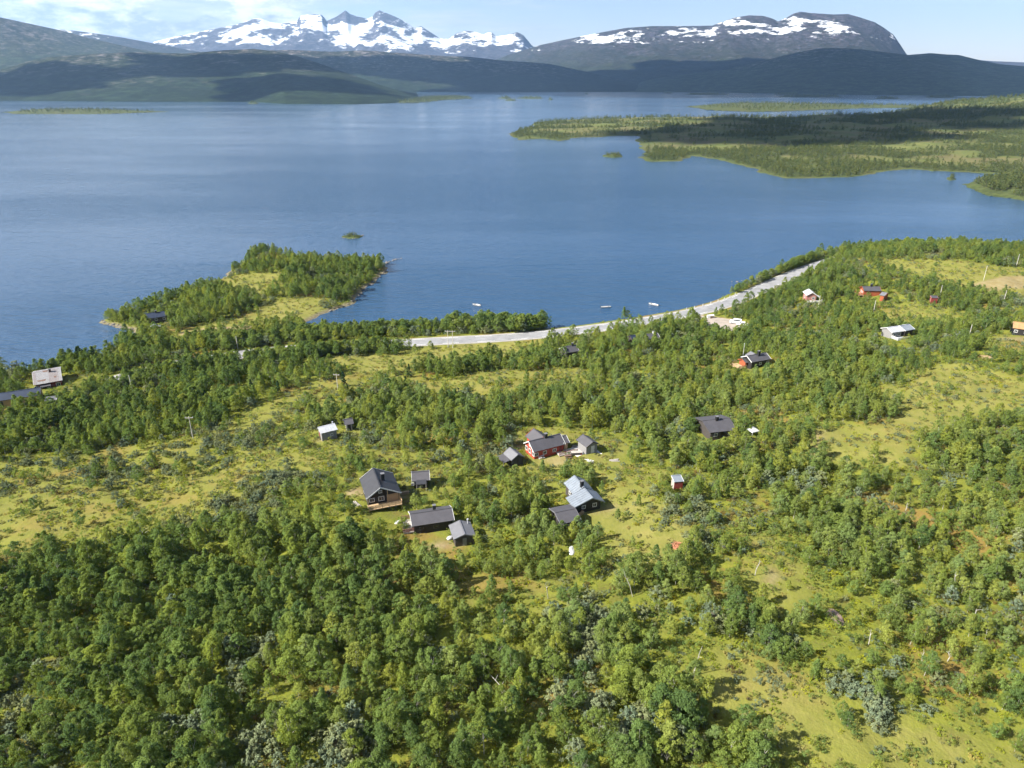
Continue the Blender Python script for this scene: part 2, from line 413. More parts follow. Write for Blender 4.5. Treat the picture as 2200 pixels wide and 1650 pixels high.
# clearings: (polygon in photo pixels, tree density left inside, colour 'straw', 0..1)
MEADOWS = [
    ([(455, 612), (520, 590), (600, 590), (607, 622), (560, 632), (500, 620)], .03, .9),
    ([(575, 652), (640, 640), (685, 645), (690, 668), (640, 694), (560, 700), (450, 712), (385, 738), (360, 730), (372, 716), (450, 698), (560, 680)], .02, .95),
    ([(690, 750), (830, 765), (960, 745), (1160, 728), (1160, 745), (1060, 765), (900, 792), (800, 800), (720, 770)], .07, .95),
    ([(800, 790), (870, 815), (760, 850), (640, 880), (600, 900), (500, 930), (470, 960), (380, 985), (240, 1000), (180, 985), (330, 950), (440, 930), (560, 880), (660, 830)], .08, .55),
    ([(870, 828), (1000, 812), (1160, 795), (1250, 795), (1240, 830), (1100, 838), (1000, 850), (880, 855)], .06, .8),
    ([(-100, 1090), (0, 1060), (160, 1030), (380, 1005), (560, 965), (720, 945), (740, 985), (620, 1040), (470, 1105), (330, 1125), (200, 1160), (0, 1200), (-100, 1210)], .12, .55),
    ([(-100, 1010), (0, 985), (200, 985), (420, 960), (600, 925), (690, 930), (600, 985), (380, 1020), (160, 1050), (0, 1075), (-100, 1085)], .30, .35),
    ([(835, 1005), (870, 975), (930, 985), (940, 1050), (880, 1062), (862, 1030)], .04, .5),
    ([(1105, 938), (1135, 920), (1200, 925), (1300, 940), (1325, 965), (1320, 1000), (1400, 1010), (1420, 1060), (1330, 1060), (1240, 1010), (1180, 1015), (1150, 995), (1125, 980)], .05, .65),
    ([(1295, 1060), (1330, 1050), (1420, 1075), (1440, 1110), (1510, 1135), (1480, 1170), (1400, 1200), (1375, 1222), (1330, 1200), (1310, 1150), (1290, 1110)], .02, .9),
    ([(1915, 850), (2010, 790), (2100, 795), (2210, 825), (2210, 872), (2080, 890), (1970, 930), (1930, 975), (1830, 990), (1775, 965), (1770, 915), (1860, 920), (1950, 890)], .04, .85),
    ([(1900, 562), (2060, 562), (2210, 585), (2210, 640), (2080, 625), (1990, 590)], .05, .8),
    ([(1560, 1420), (1640, 1418), (1725, 1470), (1800, 1555), (1990, 1582), (2210, 1605), (2210, 1680), (1960, 1680), (1800, 1625), (1680, 1570), (1570, 1500)], .05, .7),
    ([(1880, 668), (1960, 655), (2060, 675), (1990, 695), (1900, 692)], .08, .6),
    ([(2125, 720), (2180, 725), (2215, 715), (2215, 765), (2140, 752)], .05, .5),
    ([(125, 806), (215, 806), (215, 828), (140, 850)], .02, .4),
    ([(990, 1272), (1100, 1245), (1200, 1248), (1210, 1285), (1110, 1310), (1020, 1295)], .45, .3),
    ([(1385, 1330), (1480, 1335), (1540, 1420), (1480, 1440), (1400, 1420)], .2, .2),
    ([(1640, 1160), (1680, 1170), (1720, 1270), (1660, 1290), (1620, 1250)], .2, .6),
    ([(1080, 985), (1200, 1010), (1220, 1060), (1100, 1040)], .6, .4),
    ([(700, 990), (1000, 960), (1080, 1010), (1060, 1110), (1000, 1190), (860, 1210), (730, 1150), (700, 1060)], .55, .15),
    ([(660, 935), (760, 925), (830, 950), (760, 990), (660, 985)], .25, .4),
]
OPEN = np.zeros_like(H); STRAW = np.zeros_like(H); DENS = np.ones_like(H)
wob = (fbm(GXX / 7, GYY / 7, 51, 4) - 0.5) * 9
for poly, dn, st in MEADOWS:
    d = sdist(gpoly(poly), GXX, GYY) + wob
    k = sstep(-5.0, 0.5, d)
    OPEN = np.maximum(OPEN, k * min(1, (1 - dn))); STRAW = np.maximum(STRAW, k * st); DENS = np.minimum(DENS, 1 - k * (1 - dn))
# patchy wood everywhere else
pn = fbm(GXX / 26, GYY / 26, 71, 4)
gap = sstep(0.60, 0.68, pn)
gap2 = sstep(0.62, 0.70, fbm(GXX / 9, GYY / 9, 75, 3))
px_, py_, dep_ = project(GXX, GYY, H)
sparse = sstep(1400, 1800, px_) * 0.22 + sstep(1150, 950, px_) * 0
DENS *= (1 - 0.55 * gap) * (1 - 0.55 * gap2) * (1 - sparse * sstep(900, 1100, py_))
DENS = np.clip(DENS * (1 + .35 * sstep(1000, 700, px_) * sstep(1190, 1400, py_) + .25 * sstep(700, 500, px_) * sstep(760, 800, py_)), 0, 1.35)
DENS *= sstep(0.6, 3.0, DS)
DENS *= sstep(5.0, 9.5, dr) * sstep(0.5, 2.5, dpark)
WEAR = 1 - sstep(0.0, 1.8, dpark)
SOIL_PX = [([(838, 1048), (872, 1062), (902, 1082), (890, 1090), (835, 1064)], .55), ([(1285, 1092), (1320, 1088), (1318, 1096), (1262, 1106)], .5), ([(1440, 1040), (1475, 1040), (1474, 1052), (1436, 1052)], .5), ([(1585, 785), (1625, 786), (1622, 796), (1580, 794)], .6), ([(2150, 725), (2210, 724), (2210, 735), (2140, 734)], .55), ([(684, 942), (722, 936), (724, 944), (680, 950)], .6),
           ([(455, 705), (545, 700), (540, 718), (440, 728), (390, 722), (370, 714)], .9), ([(895, 1172), (965, 1155), (985, 1172), (900, 1190)], .8), ([(735, 1050), (775, 1045), (790, 1062), (745, 1070)], .8),
           ([(1752, 925), (1768, 925), (1768, 985), (1748, 985)], .5), ([(2070, 612), (2200, 590), (2210, 620), (2120, 628)], .6), ([(1110, 945), (1128, 950), (1122, 975), (1085, 970)], .6),
           ([(1655, 1215), (1690, 1235), (1665, 1265), (1635, 1250)], .55), ([(1160, 985), (1215, 975), (1240, 995), (1190, 1005)], .5), ([(360, 745), (400, 745), (400, 765), (360, 765)], .6)]
for poly, k in SOIL_PX:
    WEAR = np.maximum(WEAR, k * sstep(-1.0, 1.5, sdist(gpoly(poly), GXX, GYY) + wob * 0.4))
TRACK_PX = [[(1775, 985), (1770, 955), (1790, 925)], [(2105, 825), (2100, 850), (2060, 890), (2040, 920), (2000, 940)], [(1650, 1560), (1700, 1480), (1690, 1430)]]
TRK = np.zeros_like(H)
for tr in TRACK_PX:
    d = poly_dist([tuple(p) for p in catmull(gpoly(tr), 3)], GXX, GYY, closed=False)
    TRK = np.maximum(TRK, np.exp(-((d - 1.1) / 0.7) ** 2))

keep = H > -3.0
idx = np.arange(H.size).reshape(H.shape)
kq = keep[:-1, :-1] | keep[1:, :-1] | keep[:-1, 1:] | keep[1:, 1:]
# leave out land that neither the camera nor its neighbours could see
px_, py_, dep_ = project(GXX, GYY, H)
vis = (px_ > -500) & (px_ < 2700) & (py_ < 2100) & (dep_ > 5)
kq &= vis[:-1, :-1]
Q = np.stack([idx[:-1, :-1], idx[:-1, 1:], idx[1:, 1:], idx[1:, :-1]], -1)[kq]
used = np.unique(Q); remap = np.full(H.size, -1); remap[used] = np.arange(len(used))
V = np.stack([GXX.ravel(), GYY.ravel(), H.ravel()], -1)[used]

def ground_material():
    m, t, b, out = new_mat('birch heath ground')
    def attr(nm): return N(t, 'ShaderNodeAttribute', attribute_name=nm).outputs['Fac']
    geo = N(t, 'ShaderNodeNewGeometry')
    def nz(s, d=5.0, r=0.6):
        n = N(t, 'ShaderNodeTexNoise', i_Scale=s, i_Detail=d, i_Roughness=r); Lk(t, geo.outputs['Position'], n.inputs['Vector']); return n.outputs[0]
    a, c, e, f = nz(0.06), nz(0.35), nz(1.4, 4, 0.7), nz(0.16, 6, 0.7)
    floor_ = ramp(t, c, [(0.30, (0.075, 0.072, 0.020)), (0.48, (0.095, 0.112, 0.016)), (0.62, (0.140, 0.155, 0.018)), (0.75, (0.11, 0.10, 0.03))])
    floor_ = mix(t, mapr(t, a, 0.53, 0.66), floor_, (0.150, 0.096, 0.030))
    straw = ramp(t, f, [(0.30, (0.112, 0.124, 0.028)), (0.5, (0.150, 0.148, 0.040)), (0.68, (0.195, 0.172, 0.062))])
    straw = mix(t, mapr(t, c, 0.50, 0.72), straw, (0.120, 0.125, 0.030))
    col = mix(t, attr('straw'), floor_, straw)
    col = mix(t, mapr(t, e, 0.58, 0.78, 0, 0.55), col, (0.075, 0.085, 0.022))
    col = mix(t, mapr(t, nz(3.0, 3, 0.7), 0.35, 0.65, 0, 0.35), col, (0.17, 0.155, 0.045))
    soil = ramp(t, c, [(0.3, (0.19, 0.125, 0.075)), (0.7, (0.26, 0.20, 0.15))])
    col = mix(t, attr('wear'), col, soil)
    col = mix(t, math_node(t, 'MULTIPLY', attr('track'), 0.5), col, (0.13, 0.12, 0.04))
    shore = mapr(t, attr('shore'), 0.2, 3.0, 0.85, 0.0)
    col = mix(t, shore, col, ramp(t, e, [(0.35, (0.06, 0.045, 0.03)), (0.7, (0.22, 0.19, 0.16))]))
    col = mix(t, 1.0, col, (1.12, 1.12, 1.0), 'MULTIPLY')
    Lk(t, col, b.inputs['Base Color']); b.inputs['Roughness'].default_value = 0.95
    b.inputs['Specular IOR Level'].default_value = 0.1
    bp = N(t, 'ShaderNodeBump', i_Strength=0.55, i_Distance=0.4)
    Lk(t, math_node(t, 'ADD', c, math_node(t, 'MULTIPLY', e, 0.6)), bp.inputs['Height']); Lk(t, bp.outputs[0], b.inputs['Normal'])
    return m
gme = np_mesh('ground', V, remap[Q], smooth=True, mat=ground_material())
for nm, A in (('straw', STRAW), ('wear', WEAR), ('track', TRK), ('shore', np.minimum(DS, 50) + wr * 20)):
    at = gme.attributes.new(nm, 'FLOAT', 'POINT'); at.data.foreach_set('value', A.ravel()[used].astype(np.float32))
ground = bpy.data.objects.new('ground', gme); COL.objects.link(ground); tag(ground, kind='structure')

# ------------------------------------------------------------------ lake
def water_material():
    m, t, b, out = new_mat('lake water')
    geo = N(t, 'ShaderNodeNewGeometry')
    mp = N(t, 'ShaderNodeMapping'); mp.inputs['Rotation'].default_value = (0, 0, R(25)); mp.inputs['Scale'].default_value = (0.35, 1.0, 1.0)
    Lk(t, geo.outputs['Position'], mp.inputs[0])
    w1 = N(t, 'ShaderNodeTexNoise', i_Scale=0.42, i_Detail=4.0, i_Roughness=0.6); Lk(t, mp.outputs[0], w1.inputs['Vector'])
    w2_ = N(t, 'ShaderNodeTexNoise', i_Scale=0.10, i_Detail=3.0, i_Roughness=0.55); Lk(t, mp.outputs[0], w2_.inputs['Vector'])
    gust = N(t, 'ShaderNodeTexNoise', i_Scale=0.004, i_Detail=4.0); Lk(t, mp.outputs[0], gust.inputs['Vector'])
    hgt = math_node(t, 'ADD', w1.outputs[0], math_node(t, 'MULTIPLY', w2_.outputs[0], 1.6))
    bp = N(t, 'ShaderNodeBump', i_Strength=0.55, i_Distance=1.1)
    sy_ = N(t, 'ShaderNodeSeparateXYZ'); Lk(t, geo.outputs['Position'], sy_.inputs[0])
    Lk(t, math_node(t, 'MULTIPLY', mapr(t, gust.outputs[0], 0.35, 0.65, 0.30, 1.0), mapr(t, sy_.outputs[1], 350, 2200, 1.0, 0.30)), bp.inputs['Strength'])
    Lk(t, hgt, bp.inputs['Height']); Lk(t, bp.outputs[0], b.inputs['Normal'])
    b.inputs['Base Color'].default_value = (0.023, 0.059, 0.118, 1)
    b.inputs['Roughness'].default_value = 0.12
    b.inputs['IOR'].default_value = 1.33
    return m
lk = MB().add([(-20000, -1500, 0), (20000, -1500, 0), (20000, 20500, 0), (-20000, 20500, 0)], [(0, 1, 2, 3)]).build('lake', water_material())
tag(lk, kind='structure')

# ------------------------------------------------------------------ road, car park
def strip(name, pts, half, z, mat, off=0.0, dash=None):
    mb = MB(); P = [Vector(p) for p in pts]; n = len(P); L_, R_ = [], []
    for i, p in enumerate(P):
        d = (P[min(i + 1, n - 1)] - P[max(i - 1, 0)]).normalized(); nn = Vector((-d.y, d.x))
        L_.append(p + nn * (off + half)); R_.append(p + nn * (off - half))
    vs = [(q.x, q.y, z) for q in L_] + [(q.x, q.y, z) for q in R_]
    fs = [(i + n, i + 1 + n, i + 1, i) for i in range(n - 1) if not dash or (i // dash) % 2 == 0]
    return mb.add(vs, fs).build(name, mat)
M['asphalt'] = plain('bleached asphalt', (0.17, 0.17, 0.175), 0.85, 0.12, 0.25, col2=(0.23, 0.23, 0.235))
M['verge'] = plain('gravel verge', (0.28, 0.265, 0.24), 0.95, 0.15, 0.4)
M['paint'] = plain('road paint', (0.75, 0.75, 0.73), 0.6, 0.05, 2)
tag(strip('road_verge', ROADC, 4.6, ROADZ + 0.06, M['verge']), kind='structure')
tag(strip('road', ROADC, 3.5, ROADZ + 0.10, M['asphalt']), kind='structure')
for s_ in (-1, 1):
    tag(strip('road_marking', ROADC, 0.09, ROADZ + 0.105, M['paint'], off=s_ * 3.1, dash=1), kind='structure')
cx, cy_ = sum(p[0] for p in PARK) / len(PARK), sum(p[1] for p in PARK) / len(PARK)
pk = MB().add([(x, y, ROADZ + 0.05) for x, y in PARK], [tuple(range(len(PARK)))[::-1]])
tag(pk.build('parking_area', M['gravel']), kind='structure')

# ------------------------------------------------------------------ far shore: right peninsula, islands
RP_PX = [(1092, 291), (1120, 300), (1145, 298.5), (1165, 297), (1200, 302), (1240, 295), (1310, 293), (1372, 291), (1374, 312), (1395, 330), (1372, 338), (1395, 347), (1460, 346),
         (1490, 335), (1540, 342), (1575, 350), (1620, 365), (1690, 383), (1780, 381), (1830, 381), (1890, 370), (1950, 363), (2050, 368), (2120, 373), (2250, 374), (2600, 378),
         (2900, 340), (2800, 222), (2300, 221), (2060, 222), (1990, 232), (1930, 240), (1880, 248), (1830, 251), (1760, 249), (1700, 251), (1600, 252), (1480, 251), (1350, 253), (1200, 258),
         (1155, 262), (1150, 270), (1110, 281)]
RP = w2(RP_PX)
HX0, HX1, HY0, HY1, HS = -40.0, 3000.0, 700.0, 3200.0, 9.0
hx = np.arange(HX0, HX1, HS); hy = np.arange(HY0, HY1, HS)
HXX, HYY = np.meshgrid(hx, hy)
DR = sdist(RP, HXX, HYY) + (fbm(HXX / 30, HYY / 30, 91, 3) - 0.5) * 22
dp = np.maximum(DR, 0)
HR = np.where(DR > 0, 0.4 + 6 * (1 - np.exp(-dp / 130)), DR * 0.1)
lr = sstep(5, 160, DR)
HR += lr * (58 * np.exp(-((HXX - 1400) / 420) ** 2 - ((HYY - 1750) / 480) ** 2) + (fbm(HXX / 160, HYY / 160, 95, 4) - 0.45) * 16 + (fbm(HXX / 45, HYY / 45, 97, 3) - 0.5) * 5)
HR = np.maximum(HR, -8)
FD = fbm(HXX / 95, HYY / 70, 101, 5); FD2 = fbm(HXX / 30, HYY / 30, 105, 4)
FDENS = sstep(0.43, 0.60, FD * 0.65 + FD2 * 0.35 + 0.10 * sstep(45, 0, DR) + 0.10 * sstep(8, 30, HR) + 0.06 * sstep(1150, 950, HYY)) * sstep(1, 8, DR)
ix2 = np.arange(HR.size).reshape(HR.shape)
kk = (HR > -2); kk = kk[:-1, :-1] | kk[1:, :-1] | kk[:-1, 1:] | kk[1:, 1:]
Q2 = np.stack([ix2[:-1, :-1], ix2[:-1, 1:], ix2[1:, 1:], ix2[1:, :-1]], -1)[kk]
def far_ground_material():
    m, t, b, out = new_mat('far heath')
    geo = N(t, 'ShaderNodeNewGeometry')
    def nz(s, d=5.0, r=0.65):
        n = N(t, 'ShaderNodeTexNoise', i_Scale=s, i_Detail=d, i_Roughness=r); Lk(t, geo.outputs['Position'], n.inputs['Vector']); return n.outputs[0]
    a, c = nz(0.012), nz(0.05)
    col = ramp(t, a, [(0.30, (0.105, 0.085, 0.045)), (0.46, (0.115, 0.108, 0.042)), (0.58, (0.095, 0.110, 0.032)), (0.72, (0.150, 0.145, 0.050))])
    col = mix(t, mapr(t, c, 0.48, 0.7), col, (0.075, 0.095, 0.028))
    wood = N(t, 'ShaderNodeAttribute', attribute_name='wood').outputs['Fac']
    col = mix(t, math_node(t, 'MULTIPLY', wood, 0.85), col, mix(t, mapr(t, nz(0.2, 4), 0.4, 0.6), (0.022, 0.034, 0.013), (0.052, 0.070, 0.022)))
    Lk(t, col, b.inputs['Base Color']); b.inputs['Roughness'].default_value = 0.95
    b.inputs['Specular IOR Level'].default_value = 0.1
    return m
M['far_ground'] = far_ground_material()
pme = np_mesh('peninsula', np.stack([HXX.ravel(), HYY.ravel(), HR.ravel()], -1), Q2, smooth=True, mat=M['far_ground'])
at = pme.attributes.new('wood', 'FLOAT', 'POINT'); at.data.foreach_set('value', np.maximum(FDENS, .55 * sstep(40, 0, DR)).ravel().astype(np.float32))
tag(bpy.data.objects.new('peninsula', pme), kind='structure'); COL.objects.link(bpy.data.objects['peninsula'])
def bil2(A, x, y):
    u = np.clip((x - HX0) / HS, 0, len(hx) - 1.001); v = np.clip((y - HY0) / HS, 0, len(hy) - 1.001)
    i, j = np.floor(u).astype(int), np.floor(v).astype(int); fu, fv = u - i, v - j
    return (A[j, i] * (1 - fu) + A[j, i + 1] * fu) * (1 - fv) + (A[j + 1, i] * (1 - fu) + A[j + 1, i + 1] * fu) * fv

FAR_PTS = []      # (x, y, z, scale) of far trees
def island(name, pts_px, hmax, wood, step, mat=None, tree=1.0, thr=0.4):
    """an island whose waterline runs through these pixels, gently domed."""
    P = np.array(w2(pts_px)); x0, y0 = P.min(0) - 6; x1, y1 = P.max(0) + 6
    st = max((x1 - x0) / 70, (y1 - y0) / 70, 0.5)
    X, Y = np.meshgrid(np.arange(x0, x1 + st, st), np.arange(y0, y1 + st, st))
    span = min(x1 - x0, y1 - y0)
    D = sdist(P, X, Y) + (fbm(X / span * 7, Y / span * 7, len(name) + len(pts_px), 3) - 0.5) * span * 0.10
    Z = np.where(D > 0, 0.25 + hmax * (1 - np.exp(-D / (span * 0.16))), D * 0.25) + sstep(0, span * .1, D) * (fbm(X / span * 9, Y / span * 9, 3, 3) - 0.5) * hmax * 0.5
    ii = np.arange(Z.size).reshape(Z.shape); k = Z > -1.2; k = k[:-1, :-1] & k[1:, :-1] & k[:-1, 1:] & k[1:, 1:]
    Qi = np.stack([ii[:-1, :-1], ii[:-1, 1:], ii[1:, 1:], ii[1:, :-1]], -1)[k]
    if not len(Qi): return
    me = np_mesh(name, np.stack([X.ravel(), Y.ravel(), Z.ravel()], -1), Qi, True, mat or M['far_ground'])
    o = bpy.data.objects.new(name, me); COL.objects.link(o); tag(o, kind='structure')
    at = me.attributes.new('wood', 'FLOAT', 'POINT'); at.data.foreach_set('value', np.full(len(me.vertices), .95 if wood > .6 else .75, np.float32))
    if wood:
        tx, ty = np.meshgrid(np.arange(x0, x1, step), np.arange(y0, y1, step))
        tx = tx + RNG.uniform(-.5, .5, tx.shape) * step; ty = ty + RNG.uniform(-.5, .5, ty.shape) * step
        d = sdist(P, tx, ty); n = fbm(tx / span * 8, ty / span * 8, 9, 3)
        ok = (d > span * 0.05) & (RNG.random(tx.shape) < wood) & (n > thr)
        for x, y, dd in zip(tx[ok], ty[ok], d[ok]):
            FAR_PTS.append((x, y, max(0.1, 0.2 + hmax * (1 - math.exp(-dd / (span * 0.16)))), RNG.uniform(.65, 1.15) * tree))
    return o
def lens(cx, cy, hw, hh):
    return [(cx + hw * math.cos(a) * (1 + .15 * math.sin(3 * a + cx)), cy + hh * math.sin(a)) for a in [2 * math.pi * i / 14 for i in range(14)]]
island('island', [(8, 241), (60, 236), (150, 234), (230, 235), (300, 238), (358, 240), (300, 242.5), (210, 245), (120, 245), (40, 245)], 4, .5, 13, tree=1.0)
island('island', [(1466, 230), (1500, 227), (1560, 222), (1680, 220.5), (1720, 223), (1830, 225), (1940, 226), (2030, 227.5), (1990, 232), (1870, 233), (1780, 236), (1700, 240), (1620, 241), (1540, 238)], 7, .6, 16, tree=1.15)
for c in [(1085, 211, 14, 1.2), (1098, 215.5, 12, .9), (1142, 211, 29, 1.2), (1183, 214, 5, .7), (1515, 203, 50, 1.1), (1735, 207.5, 72, 1.8), (1690, 203, 28, .8), (1905, 211.5, 28, 1.0), (2020, 209, 36, 1.4), (1435, 200, 12, .7), (545, 222, 12, 1.0), (1260, 202, 4, .5)]:
    island('island', lens(*c), 4, .7, 15, tree=1.3, thr=.3)
island('island', lens(1318, 335, 21, 4.0), 1.6, .7, 4.5, tree=.55, thr=.3)
island('island', lens(2043, 384, 9, 3.4), 1.5, .9, 3.0, tree=.7, thr=.2)
island('island', lens(2005, 366, 6, 2), 1.2, .9, 3.0, tree=.6, thr=.2)
island('island', [(2064, 396), (2085, 406), (2130, 420), (2170, 428), (2200, 432), (2400, 445), (2600, 440), (2600, 392), (2300, 390), (2200, 389), (2120, 388)], 7, .95, 3.6, tree=.95, thr=.28)
island('island', lens(758, 509, 22, 3.6), 1.0, .8, 1.7, tree=.30, thr=.15)
# spit below the western hills
island('island', [(845, 217), (900, 210), (960, 207.5), (1016, 208.5), (1018, 211.5), (960, 215), (900, 221), (850, 222)], 5, .8, 15, tree=1.2, thr=.25)

# ------------------------------------------------------------------ hills and mountains
def hill_material(name, low, mid, high, zlo, zhi, snow=None, rock=(0.20, 0.185, 0.185)):
    """low woods -> heath -> bare rock with height, gullies by noise; snow = (coverage, lowest z, full z)."""
    m, t, b, out = new_mat(name)
    geo = N(t, 'ShaderNodeNewGeometry'); s = N(t, 'ShaderNodeSeparateXYZ'); Lk(t, geo.outputs['Position'], s.inputs[0])
    def nz(sc_, d=6.0, r=0.62, st=None):
        n = N(t, 'ShaderNodeTexNoise', i_Scale=sc_, i_Detail=d, i_Roughness=r)
        if st:
            mp = N(t, 'ShaderNodeMapping'); mp.inputs['Scale'].default_value = st; Lk(t, geo.outputs['Position'], mp.inputs[0]); Lk(t, mp.outputs[0], n.inputs['Vector'])
        else: Lk(t, geo.outputs['Position'], n.inputs['Vector'])
        return n.outputs[0]
    big, fine = nz(0.0022), nz(0.012, 8, 0.7)
    hz = math_node(t, 'ADD', s.outputs[2], math_node(t, 'MULTIPLY', math_node(t, 'SUBTRACT', big, 0.5), (zhi - zlo) * 1.6))
    col = mix(t, mapr(t, hz, zlo, zlo + (zhi - zlo) * .55), low, mid)
    col = mix(t, mapr(t, hz, zlo + (zhi - zlo) * .45, zhi), col, high)
    col = mix(t, mapr(t, fine, 0.42, 0.58, 0, 0.85), col, tuple(c * 0.38 for c in low))
    col = mix(t, mapr(t, nz(0.03, 5, 0.7), 0.42, 0.60, 0, 0.75), col, tuple(c * 0.35 for c in low))
    rockn = nz(0.016, 6, 0.7, (1, 1, 2.5))
    col = mix(t, math_node(t, 'MULTIPLY', mapr(t, rockn, 0.52, 0.64), mapr(t, hz, zlo * .4, zhi)), col, rock)
    if snow:
        cov, z0, z1 = snow
        n = nz(0.0018, 10, 0.70, (1.0, 0.5, 2.4)); n2 = nz(0.006, 6, 0.6, (1, 1, 2))
        sn = math_node(t, 'ADD', math_node(t, 'MULTIPLY', n, 0.72), math_node(t, 'MULTIPLY', n2, 0.28))
        sepn = N(t, 'ShaderNodeSeparateXYZ'); Lk(t, geo.outputs['Normal'], sepn.inputs[0])
        sn = math_node(t, 'ADD', sn, mapr(t, s.outputs[2], z0, z1, -0.20, 0.03, False))
        sn = math_node(t, 'ADD', sn, mapr(t, sepn.outputs[2], 0.35, 0.9, -0.10, 0.05, False))
        k = mapr(t, sn, 0.59 - cov, 0.635 - cov)
        col = mix(t, k, col, (0.62, 0.64, 0.68))
    Lk(t, col, b.inputs['Base Color']); b.inputs['Roughness'].default_value = 0.95
    b.inputs['Specular IOR Level'].default_value = 0.05
    return m
def hill(name, sil, foot, r_top, r_back, mat, rough, seed, nx=260, nr=60, conc=1.0, scale=900.0, carve=0.5, foot_r=None):
    """a range of hills: skyline at distance r_top through the given pixels, its foot on the waterline pixels."""
    sx = np.array([p[0] for p in sil], float); sy = np.array([p[1] for p in sil], float)
    fx = np.array([p[0] for p in foot], float); fy = np.array([p[1] for p in foot], float)
    PX = np.linspace(sx[0], sx[-1], nx)
    top = np.interp(PX, sx, sy); ft = np.interp(PX, fx, fy)
    cp, sp = math.cos(PITCH), math.sin(PITCH)
    V = np.zeros((nr + 14, nx, 3))
    rt = np.interp(PX, *zip(*r_top)) if isinstance(r_top, list) else np.full(nx, r_top)
    yt = (top - 825) / F; yf = (ft - 825) / F; xx = (PX - 1100) / F
    hd = np.sqrt(xx ** 2 + (cp - sp * yt) ** 2)
    slope = -(sp + cp * yt) / hd
    ux, uy = xx / hd, (cp - sp * yt) / hd
    zt = CAM_H + slope * rt
    kx = np.arange(-60, 61); dpx = (sx[-1] - sx[0]) / (nx - 1)
    ker = np.exp(-(kx * dpx / 45.0) ** 2); ker /= ker.sum()
    zs = np.convolve(np.pad(zt, 60, mode='edge'), ker, mode='valid')
    rf = np.full(nx, foot_r) if foot_r else CAM_H / (sp + cp * yf) * np.sqrt(xx ** 2 + (cp - sp * yf) ** 2)
    for i in range(nr + 14):
        if i < nr:
            t = i / (nr - 1); r = rf + (rt - rf) * t
            z = (zs + (np.minimum(zt, 1e9) - zs) * t ** 3.5) * t ** conc
            X, Y = ux * r, uy * r
            rg = ridged(X / scale, Y / scale, seed, 6, 0.55)
            w = (t ** 0.6) * (1 - t ** 6)
            z = z - rough * zt * w * (1 - rg) * carve + rough * zt * w * 0.15 * (fbm(X / scale * 3, Y / scale * 3, seed + 9, 4) - .5)
            z = np.where(t == 0, -4.0, np.maximum(z, 0.4 + 2 * t))
        else:
            t = (i - nr + 1) / 14; r = rt + (r_back - rt) * t
            X, Y = ux * r, uy * r
            z = zt * (1 - t) ** 0.9 - 4
        V[i, :, 0], V[i, :, 1], V[i, :, 2] = X, Y, z
    n0 = nr + 14
    ii = np.arange(n0 * nx).reshape(n0, nx)
    Qh = np.stack([ii[:-1, :-1], ii[:-1, 1:], ii[1:, 1:], ii[1:, :-1]], -1).reshape(-1, 4)
    me = np_mesh(name, V.reshape(-1, 3), Qh, True, mat)
    o = bpy.data.objects.new(name, me); COL.objects.link(o); tag(o, kind='structure'); return o

G1 = (0.020, 0.033, 0.014)
mh1 = hill_material('wooded hill', G1, (0.036, 0.042, 0.022), (0.070, 0.062, 0.056), 60, 330, None, (0.16, 0.145, 0.145))
mh2 = hill_material('eastern wooded hill', (0.060, 0.085, 0.040), (0.080, 0.092, 0.050), (0.12, 0.112, 0.095), 150, 520)
mh3 = hill_material('fell', (0.034, 0.044, 0.024), (0.040, 0.040, 0.038), (0.056, 0.050, 0.064), 150, 650, (-0.012, 250, 560), (0.085, 0.078, 0.09))
mh4 = hill_material('snow range', (0.060, 0.060, 0.072), (0.072, 0.070, 0.085), (0.080, 0.076, 0.092), 300, 900, (0.035, 250, 700), (0.11, 0.105, 0.12))
mh5 = hill_material('western fell', (0.034, 0.050, 0.020), (0.048, 0.054, 0.030), (0.080, 0.074, 0.062), 150, 520, (-0.01, 330, 700), (0.12, 0.11, 0.105))
hill('mountain', [(-700, 130), (-350, 60), (-100, 30), (0, 37), (60, 50), (130, 65), (200, 84), (250, 95), (300, 106), (380, 118), (480, 135), (600, 160)],
     [(-700, 200), (600, 200)], 8200, 11000, mh5, 0.35, 3, nx=200, conc=1.25, scale=1500)
hill('mountain', [(60, 110), (115, 62), (160, 66), (200, 71), (260, 80), (330, 93), (420, 110), (520, 130)], [(60, 185), (520, 185)], 11500, 14000, mh3, 0.35, 8, nx=140, conc=1.2, scale=1500, foot_r=8000)
hill('mountain', [(300, 128), (330, 90), (380, 78), (430, 68), (480, 58), (500, 55), (525, 47), (545, 40), (562, 40), (580, 47), (600, 51), (622, 49), (638, 46), (645, 34), (655, 31), (690, 31), (697, 38), (702, 45), (722, 36), (734, 28), (742, 22), (752, 30),
     (770, 36), (790, 40), (800, 36), (806, 27), (815, 22), (830, 28), (850, 36), (870, 46), (890, 60), (905, 56), (920, 66), (945, 82), (965, 84), (980, 72), (1000, 66), (1020, 68), (1040, 74), (1048, 70), (1056, 69), (1066, 78), (1090, 75), (1112, 69), (1125, 76), (1142, 97), (1180, 125)],
     [(300, 176), (1180, 176)], 15500, 20000, mh4, 0.9, 15, nx=420, nr=120, conc=1.25, scale=2600, carve=0.55, foot_r=10000)
